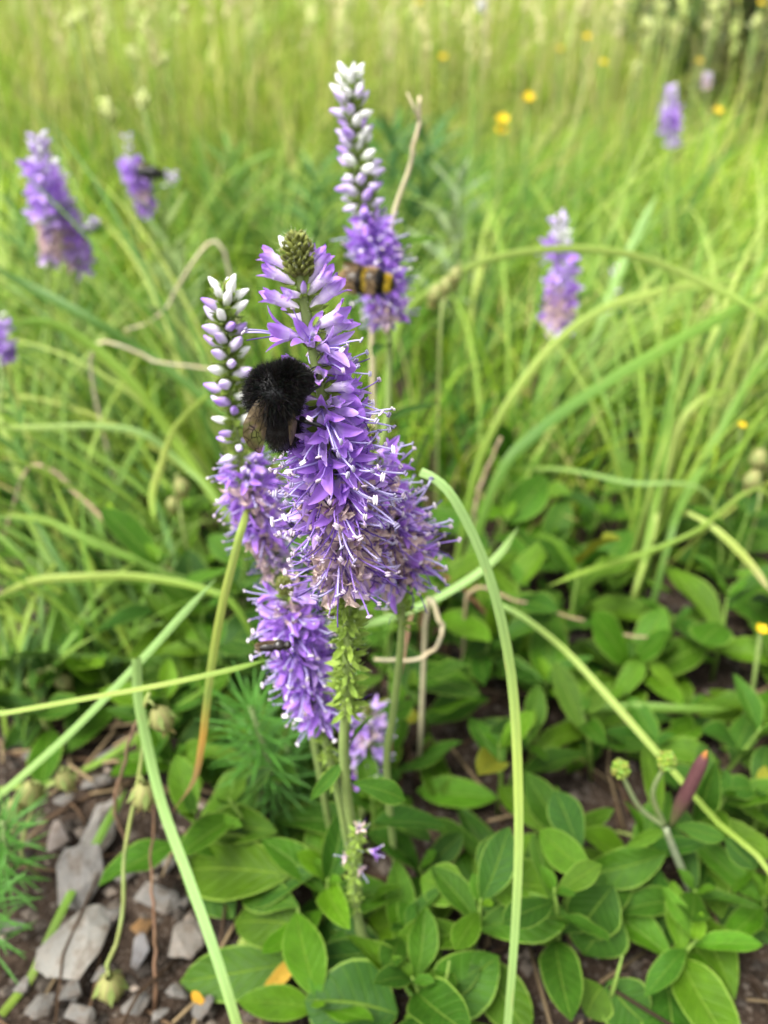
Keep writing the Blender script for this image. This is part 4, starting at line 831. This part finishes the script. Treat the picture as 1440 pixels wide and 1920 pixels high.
# --- small dark fly on the small spike
c0 = FLY.copy(); t = thing('fly', c0, 'small dark brown fly with folded wings on the small violet spike', 'fly'); u = .18/FPX; Xv = Vector((1, .05, 0)); bd = MB()
bd.ellipsoid(Xv*10*u, axes(Xv, 11*u, 10*u), BLK, 12, 10); bd.ellipsoid(Xv*-10*u-Vector((0, 0, 2*u)), axes(Xv, 18*u, 9*u), BLK, 12, 10); bd.ellipsoid(Xv*25*u, axes(Xv, 6*u, 8*u), BLK, 10, 8); bd.tube([Xv*-10*u, Xv*10*u, Xv*24*u], [7*u, 6*u, 4*u], BLK, 8)
for sx, ex in ((16, 30), (10, 12), (4, -6)):
    for sy in (-1, 1): bd.tube([Xv*sx*u-Vector((0, 0, 5*u)), Xv*ex*u+Vector((0, sy*10*u, -12*u)), Xv*(ex+3)*u+Vector((0, sy*14*u, -20*u))], [1.6*u, 1.3*u, .9*u], BLK, 5)
bd.tube([Xv*29*u+Vector((0, 0, 2*u)), Xv*37*u+Vector((0, 0, 5*u)), Xv*44*u+Vector((0, 0, 2*u))], [1.0*u, .9*u, .8*u], BLK, 5)
me = solid(bd, 'body', M['chitin'], .9*u); setcol(me, lambda v: (.012, .009, .008)); obj('body', me, t)
for s in (-1, 1): obj('wing', wing_mesh([(c0+Xv*(8-f*38)*u+Vector((0, (-2-3*f)*u, (9+s*3-7*f)*u)), Vector((0, -.3*s, 1))*h*u) for f, h in ((0, 2), (.3, 6), (.6, 8), (.85, 7), (1, 2))], c0), t)

# ================================================================== BUDDING PLANT lower right
b = PZ(1330, 1790, 0.0); t = thing('budding_plant', b, 'broad leaved plant with two round green buds and a purple brown pod', 'plant'); Y = .142
def bt(pts, r, c, name='stem', mat='stem', n=7):
    P = [PY(*p)-b for p in pts]; mb = MB(); C = [Vector(x) for x in crom(P, 14)]; mb.tube(C, [r[0]+(r[1]-r[0])*i/13 for i in range(14)], [hsv_jit(c, .1) for _ in C], n); return obj(name, mb.mesh(name, M[mat]), t)
P0 = [b, PY(1303, 1694, .143), PY(1270, 1610, .142), PY(1246, 1550, .141)]; mb = MB(); C = [Vector(x)-b for x in crom(P0, 16)]; mb.tube(C, [.0014-.0004*i/15 for i in range(16)], [hsv_jit((.26, .30, .18), .08) for _ in C], 8); obj('stem', mb.mesh('stem', M['stem']), t)
bt([(1244, 1548, .141), (1200, 1515, .139), (1165, 1450, .1375)], (.0008, .0006), (.22, .27, .12)); bt([(1246, 1548, .141), (1224, 1490, .1395), (1246, 1436, .138)], (.0008, .0006), (.20, .25, .10))
Pc = [Vector(x)-b for x in crom([PY(1258, 1548, .141), PY(1275, 1512, .14), PY(1298, 1466, .1385), PY(1316, 1428, .1375), PY(1325, 1408, .137)], 14)]; mb = MB(); mb.tube(Pc, [.0007, .001, .0014, .0017, .0019, .0019, .0019, .0018, .0018, .0017, .0015, .0011, .0006, .0002], [lerp((.14, .17, .05), (.16, .07, .075), min(1, i/5)) if i < 12 else (.40, .17, .05) for i in range(14)], 10); obj('pod', mb.mesh('pod', M['pod']), t)
def budball(px_, py_, y, rpx):
    c = PY(px_, py_, y)-b; u = .2/FPX; mb = MB(); q = random.Random(px_); mb.ellipsoid(c, axes((0, 0, 1), rpx*u*1.2, rpx*u), (.16, .26, .03), 10, 8)
    for i in range(60):
        v = Vector((q.gauss(0, 1), q.gauss(0, 1), q.gauss(0, 1))).normalized(); p = c+Vector((v.x, v.y, v.z*1.25))*rpx*u; mb.ellipsoid(p, axes(v, 5*u, 3.6*u), tuple(x*q.uniform(.8, 1.3) for x in (.22, .32, .05)), 6, 4)
    obj('flower_bud', mb.mesh('flower_bud', M['pod']), t)
budball(1164, 1442, .1375, 14); budball(1250, 1427, .138, 15)
for (bx, by, byy), (tx, ty, tyy), wpx, k in (((1249, 1600, .1425), (1080, 1658, .137), 74, 1.2), ((1250, 1552, .141), (1176, 1590, .136), 24, 1.2), ((1262, 1545, .141), (1365, 1572, .136), 34, 1.0), ((1360, 1570, .137), (1418, 1632, .13), 46, 1.0),
        ((1237, 1630, .143), (1240, 1792, .128), 92, 1.2), ((1297, 1690, .1425), (1268, 1812, .127), 90, 1.5), ((1192, 1720, .14), (1228, 1898, .118), 84, 1.2), ((1262, 1830, .132), (1450, 1800, .138), 84, 1.0), ((1322, 1735, .137), (1460, 1745, .135), 88, 1.1), ((1300, 1540, .15), (1350, 1440, .15), 46, 1.0), ((1235, 1540, .148), (1212, 1385, .176), 46, 1.1)):
    B = PY(bx, by, byy); T = PY(tx, ty, tyy); leaf2(t, B, T, wpx*.215/FPX, Vector((0, -.7, .8)), OVAL, leafcol(k))
# ground leaves one can pick out between the main plant and the budding plant
def sprig(px_, py_, label, L):
    b = PZ(px_, py_, 0); t = thing('leafy_sprig', b, label, 'plant'); mb = MB(); mb.tube([Vector((0, 0, -.003)), Vector((0, 0, .01)), Vector((.001, .002, .022))], [.0008, .0006, .0003], (.14, .22, .04), 6); obj('stem', mb.mesh('stem', M['stem']), t)
    for (bx, by, z0), (tx, ty, z1), wpx, k in L:
        B = PZ(bx, by, z0); T = PZ(tx, ty, z1); leaf2(t, B, T, wpx*.24/FPX, Vector((0, -.5, .9)), OVAL, leafcol(k))
sprig(900, 1690, 'leafy sprig with stacked rounded leaves crossed by the drooping blade', [((900, 1640, .03), (1042, 1672, .026), 84, 1.3), ((905, 1690, .022), (1030, 1742, .014), 80, .9), ((880, 1680, .026), (790, 1640, .03), 70, 1.1), ((900, 1640, .028), (960, 1560, .034), 60, 1.0)])
sprig(830, 1900, 'leafy sprig with a large rounded leaf on the bare soil', [((812, 1898, .008), (930, 1788, .02), 98, 1.1), ((745, 1902, .006), (572, 1862, .012), 130, .8), ((760, 1905, .008), (820, 1935, .004), 80, .9)])
sprig(1110, 1760, 'leafy sprig with drooping dull leaves left of the budding plant', [((1150, 1660, .028), (1075, 1770, .012), 90, .85), ((1110, 1640, .03), (1010, 1560, .035), 60, 1.1), ((1150, 1700, .02), (1100, 1800, .006), 100, .9), ((1090, 1600, .03), (1040, 1480, .04), 64, 1.2)])
sprig(1140, 1890, 'leafy sprig with blunt leaves at the edge of the bare soil', [((1140, 1840, .008), (1210, 1930, .003), 90, 1.0), ((1130, 1850, .008), (1096, 1900, .006), 70, 1.0), ((1320, 1850, .006), (1350, 1905, .002), 60, .9)])
sprig(560, 1800, 'leafy sprig with long leaves lying beside the yellowish blade', [((560, 1800, .006), (330, 1850, .002), 84, .8), ((580, 1738, .016), (420, 1722, .010), 84, .8), ((560, 1700, .022), (430, 1640, .02), 70, .8), ((545, 1640, .025), (300, 1620, .012), 110, .75), ((520, 1560, .03), (360, 1540, .02), 70, .7)])
b_ = PZ(500, 1860, .004); t = thing('yellowed_leaf', b_, 'withered yellow leaf lying on the soil behind the yellowish blade', 'leaf'); leaf2(t, PZ(560, 1790, .008), PZ(478, 1890, .003), .0045, None, LANCE, (.42, .25, .03))
t = thing('yellowed_leaf', PZ(150, 1895, .003), 'tiny orange withered leaf among the stone chips', 'leaf'); leaf2(t, PZ(360, 1860, .004), PZ(385, 1885, .003), .0025, None, LANCE, (.5, .25, .02))

# ================================================================== SPURGE with needle leaves
nm = []
for i in range(3):
    mb = MB(); pts = [Vector((0, v, -.12*i*v*v+.05*v)) for v in (0, .25, .5, .75, 1)]; mb.ribbon(pts, [.04, .06, .065, .055, .01], [X]*5, [(.06, .18, .02)]*5, .3); nm.append(mb.mesh('needle_leaf', M['needle']))
def spurge(px_, py_, y, n, L, label, h=.035, tilt=(0, 0)):
    top = PY(px_, py_, y); b = Vector((top.x+tilt[0], top.y+tilt[1], -.003)); t = thing('spurge_plant', b, label, 'plant'); mb = MB(); mb.tube([Vector((0, 0, 0)), (top-b)*.5+Vector((.001, .001, 0)), top-b], [.0012, .001, .0008], (.2, .27, .1), 6); obj('stem', mb.mesh('stem', M['stem']), t)
    ax = (top-b).normalized(); ln = (top-b).length
    for i in range(n):
        f = 1-(i/n)**1.2*min(.85, .05/ln); a = i*2.4; e1 = ax.orthogonal().normalized(); e2 = ax.cross(e1); el = math.radians(65-75*(i/n)**.6); d = (e1*math.cos(a)+e2*math.sin(a))*math.cos(el)+ax*math.sin(el); l = L*random.uniform(.75, 1.15)*(.45+.55*min(1, i/12))
        obj('needle_leaf', random.choice(nm), t, frame((top-b)*f, d, ax, l*.8, l, l), None)
    return t
spurge(470, 1325, .165, 120, .0165, 'feathery bright green spurge with needle leaves left of the seed bearing stem', tilt=(.004, .006))
spurge(535, 1400, .18, 50, .015, 'feathery spurge shoot low behind the small violet spike', tilt=(.002, .004))
spurge(5, 1540, .145, 90, .014, 'dark green spurge with needle leaves beside the upright stone', tilt=(-.01, 0))
spurge(395, 1400, .2, 50, .016, 'feathery spurge shoot behind the drying hanging blade tip', tilt=(.0, .004))
spurge(-25, 1660, .125, 60, .012, 'small dark spurge at the left of the large flat stone', tilt=(-.008, 0))

# ================================================================== NODDING SEED PODS
def pod_mesh(seed):
    mb = MB(); rows = []; cs = []; r = random.Random(seed)
    for i in range(9):
        v = i/8; rr = .33*math.sin(math.pi*min(.06+v*.9, 1))**.8+.02; row = []; cc = []
        for k in range(16):
            a = 2*math.pi*k/16; rb = 1+.09*math.cos(a*8); row.append((rr*rb*math.cos(a), rr*rb*math.sin(a), -v)); m = .5+.5*math.cos(a*8); cc.append(lerp((.34, .36, .12), (.27, .24, .10), m))
        rows.append(row); cs.append(cc)
    mb.grid(rows, cs, [[(0, 0)]*16]*9, True)
    for k in range(5):
        a = 2*math.pi*k/5; d = Vector((math.cos(a), math.sin(a), 0)); mb.add([d*.16+Vector((0, 0, -.9)), Vector((0, 0, -1)), d*.22+Vector((0, 0, -1.2))], [(0, 1, 2)], (.38, .3, .12))
        mb.add([d*.1, d*.34+Vector((-d.y, d.x, 0))*.1+Vector((0, 0, -.3)), d*.5+Vector((0, 0, -.55)), d*.34-Vector((-d.y, d.x, 0))*.1+Vector((0, 0, -.3))], [(0, 1, 2, 3)], (.2, .26, .07))
    return mb.mesh('pod', M['pod'])
PODS = [pod_mesh(i) for i in range(2)]
def podplant(stem, pods, label, rad=.0006, col=(.22, .26, .08)):
    P = [PY(*p) for p in stem]; e = P[-1]; P.append(Vector((e.x+.002, e.y+.002, -.003))); b = P[-1].copy(); t = thing('seed_pod_plant', b, label, 'plant'); C = [Vector(c)-b for c in crom(P, 24)]; mb = MB(); mb.tube(C, rad, [hsv_jit(col, .2) for _ in C], 6); obj('stem', mb.mesh('stem', M['stem']), t)
    for x, y, yy, lpx, tilt in pods:
        p = PY(x, y-lpx*.45, yy); d = (p-CAM).dot(Vector((0, CP, -SP))); L = lpx*d/FPX*1.1
        o = obj('seed_pod', random.choice(PODS), t, Matrix.Translation(p-b) @ Matrix.Rotation(tilt, 4, 'Y') @ Matrix.Scale(L, 4))
        near = min(C, key=lambda c: (c-(p-b)).length); mb = MB(); mid = (near+p-b)*.5+Vector((0, 0, .002)); mb.tube([near, mid, p-b], rad*.7, col, 5); obj('pod_stalk', mb.mesh('pod_stalk', M['stem']), t)
podplant([(280, 1300, .148), (262, 1350, .148), (268, 1400, .146), (256, 1480, .143), (240, 1560, .138), (232, 1620, .134), (231, 1700, .128), (218, 1770, .122), (200, 1815, .118)], [(293, 1352, .147, 56, -.2), (272, 1497, .143, 62, .2), (205, 1862, .1165, 66, .1)], 'thin arching stem with pale hanging seed pods over the stones')
podplant([(130, 1440, .165), (112, 1460, .164), (85, 1480, .162), (60, 1520, .16), (40, 1600, .15)], [(62, 1495, .161, 58, .4), (32, 1528, .159, 52, .5), (113, 1468, .163, 44, -.2)], 'seed pod plant with yellow green pods beside the dark spurge')
podplant([(90, 1250, .22), (85, 1290, .218), (80, 1350, .21)], [(68, 1280, .219, 40, .3), (108, 1280, .219, 40, -.3)], 'pair of yellow green seed pods in the grass tuft above the stones')
podplant([(330, 890, .28), (335, 930, .28), (345, 1000, .275)], [(338, 912, .279, 36, 0), (325, 945, .279, 30, .2)], 'small pale seed pods left of the slender spike')
podplant([(865, 490, .33), (850, 520, .33), (835, 560, .328), (825, 640, .32)], [(858, 515, .33, 34, .2), (842, 535, .33, 36, .3), (822, 550, .33, 36, .3)], 'pale yellow seed pods right of the yellow banded bumblebee')
podplant([(1430, 840, .3), (1425, 890, .298), (1420, 960, .29)], [(1428, 860, .3, 40, 0), (1420, 900, .298, 40, .2)], 'pale seed pods at the right edge of the grass')

# ================================================================== SMALL MEADOW FLOWERS
def ycup(seed):
    r = random.Random(seed); mb = MB()
    for i in range(5):
        a = 2*math.pi*i/5; d = Vector((math.cos(a), math.sin(a), .75)).normalized(); s = Vector((-math.sin(a), math.cos(a), 0)); mb.grid([[d*.1-s*.08, d*.1, d*.1+s*.08], [d*.6-s*.36+Vector((0, 0, .05)), d*.6-Vector((0, 0, .06)), d*.6+s*.36+Vector((0, 0, .05))], [d*1-s*.22, d*1.02, d*1+s*.22]], [[(.70, .48, .01)]*3]*3, [[(0, 0)]*3]*3)
    mb.ellipsoid((0, 0, .15), ((.2, 0, 0), (0, .2, 0), (0, 0, .15)), (.5, .4, .03), 7, 5); return mb.mesh('flower_head', M['petal'])
YC = [ycup(i) for i in range(2)]
def small_flower(px_, py_, y, rpx, label, group=None, pale=False, tall=1):
    p = PY(px_, py_, y); d = (p-CAM).dot(Vector((0, CP, -SP))); g = gz(p.x, y); b = Vector((p.x+random.uniform(-.01, .01), y+.005, g-.005)); t = thing('yellow_flower' if not pale else 'pale_flower', b, label, 'flower', group)
    mb = MB(); mb.tube([Vector((0, 0, 0)), (p-b)*.5+Vector((.003, 0, 0)), p-b], .0007*(1+y), (.14, .2, .05), 5); obj('stem', mb.mesh('stem', M['stem']), t)
    if not pale:
        for k in range(tall): obj('flower_head', YC[k % 2], t, Matrix.Translation(p-b-Vector((0, 0, k*rpx*1.3*d/FPX))) @ Matrix.Rotation(random.uniform(.2, .8), 4, 'X') @ Matrix.Rotation(random.uniform(0, 6), 4, 'Z') @ Matrix.Scale(rpx*d/FPX, 4))
    else:
        mb = MB(); q = random.Random(px_)
        for k in range(14):
            v = Vector((q.gauss(0, .5), q.gauss(0, .5), q.uniform(-1.2, .9))); c = lerp((.62, .66, .34), (.55, .6, .2), q.random()); mb.ellipsoid(v*.6, axes((v.x, v.y, 1.5), .55, .22), c, 6, 4)
        obj('flower_head', mb.mesh('flower_head', M['pod']), t, Matrix.Translation(p-b) @ Matrix.Scale(rpx*d/FPX, 4))
YG = 'small yellow flower dotted in the far bright grass'
small_flower(941, 228, .75, 15, 'deep yellow flower head with a second bloom below it in the grass', tall=2); small_flower(990, 186, .8, 13, 'yellow flower just behind the deep yellow double bloom')
small_flower(1345, 210, .9, 10, 'yellow flower right of the deep violet far spike'); small_flower(1426, 1183, .2, 14, 'yellow bud flower on a stalk above the right hand leaves'); small_flower(1390, 800, .32, 10, 'tiny yellow flower among the right hand grass blades')
for px_, py_, y in ((1100, 72, 1.3), (1310, 118, 1.2), (1426, 8, 1.5), (785, 8, 1.6), (1130, 120, 1.3), (830, 110, 1.5), (1050, 95, 1.4)): small_flower(px_, py_, y, 9, YG, 'yellow flowers dotted in the far grass')
small_flower(205, 208, .6, 22, 'pale greenish white flower cluster above the violet spike with the dark bee', pale=True); small_flower(268, 186, .62, 18, 'pale cream flower cluster beside the greenish white one', pale=True)
for px_, py_, y in ((135, 40, 1.1), (250, 100, 1.3), (310, 108, 1.2), (1340, 15, 1.2), (1215, 45, 1.3), (1240, 15, 1.3), (1420, 40, 1.3), (155, 25, 1.15), (1260, 50, 1.2), (1190, 130, 1.1)): small_flower(px_, py_, y, 13, 'pale cream seed head far off in the meadow', 'cream seed heads far off', pale=True)
# pale herb with narrow leaves
def herb(px0, py0, y, h, n, label, col):
    p = PY(px0, py0, y); b = Vector((p.x, y+.01, gz(p.x, y)-.004)); t = thing('narrow_leaved_herb', b, label, 'plant'); mb = MB(); mb.tube([Vector((0, 0, 0)), (p-b)*.5, p-b], [.0016, .0013, .0008], tuple(x*1.2 for x in col), 6); obj('stem', mb.mesh('stem', M['stem']), t)
    for i in range(n):
        f = .25+.75*i/n; q0 = b.lerp(p, f); a = i*2.4; d = Vector((math.cos(a), math.sin(a), .55+.5*f)).normalized(); L = h*random.uniform(.7, 1.1)*(1.1-.5*f); leaf2(t, q0, q0+d*L, L*.14, None, LANCE, hsv_jit(col, .15))
herb(305, 400, .44, .045, 26, 'pale narrow leaved herb below the spike with the dark bee', (.16, .23, .07)); herb(330, 470, .42, .04, 22, 'second pale narrow leaved herb close to the first', (.15, .22, .07))
herb(860, 320, .62, .06, 26, 'silvery narrow leaved herb right of the bleached dry stalk', (.2, .27, .13)); herb(800, 260, .8, .08, 30, 'dark green herb behind the tall back spike', (.05, .13, .035)); herb(590, 330, .7, .07, 30, 'dark green herb left of the tall back spike', (.055, .14, .03))
herb(740, 240, .85, .09, 34, 'bushy dark green herb behind the bleached dry stalk', (.05, .135, .035)); herb(20, 370, .5, .05, 24, 'green herb left of the far left spikes', (.1, .19, .04)); herb(30, 820, .3, .04, 20, 'green herb under the broad bright blade', (.08, .17, .03))
herb(430, 280, .8, .07, 28, 'green herb in the blurred grass between the spikes', (.1, .2, .035))
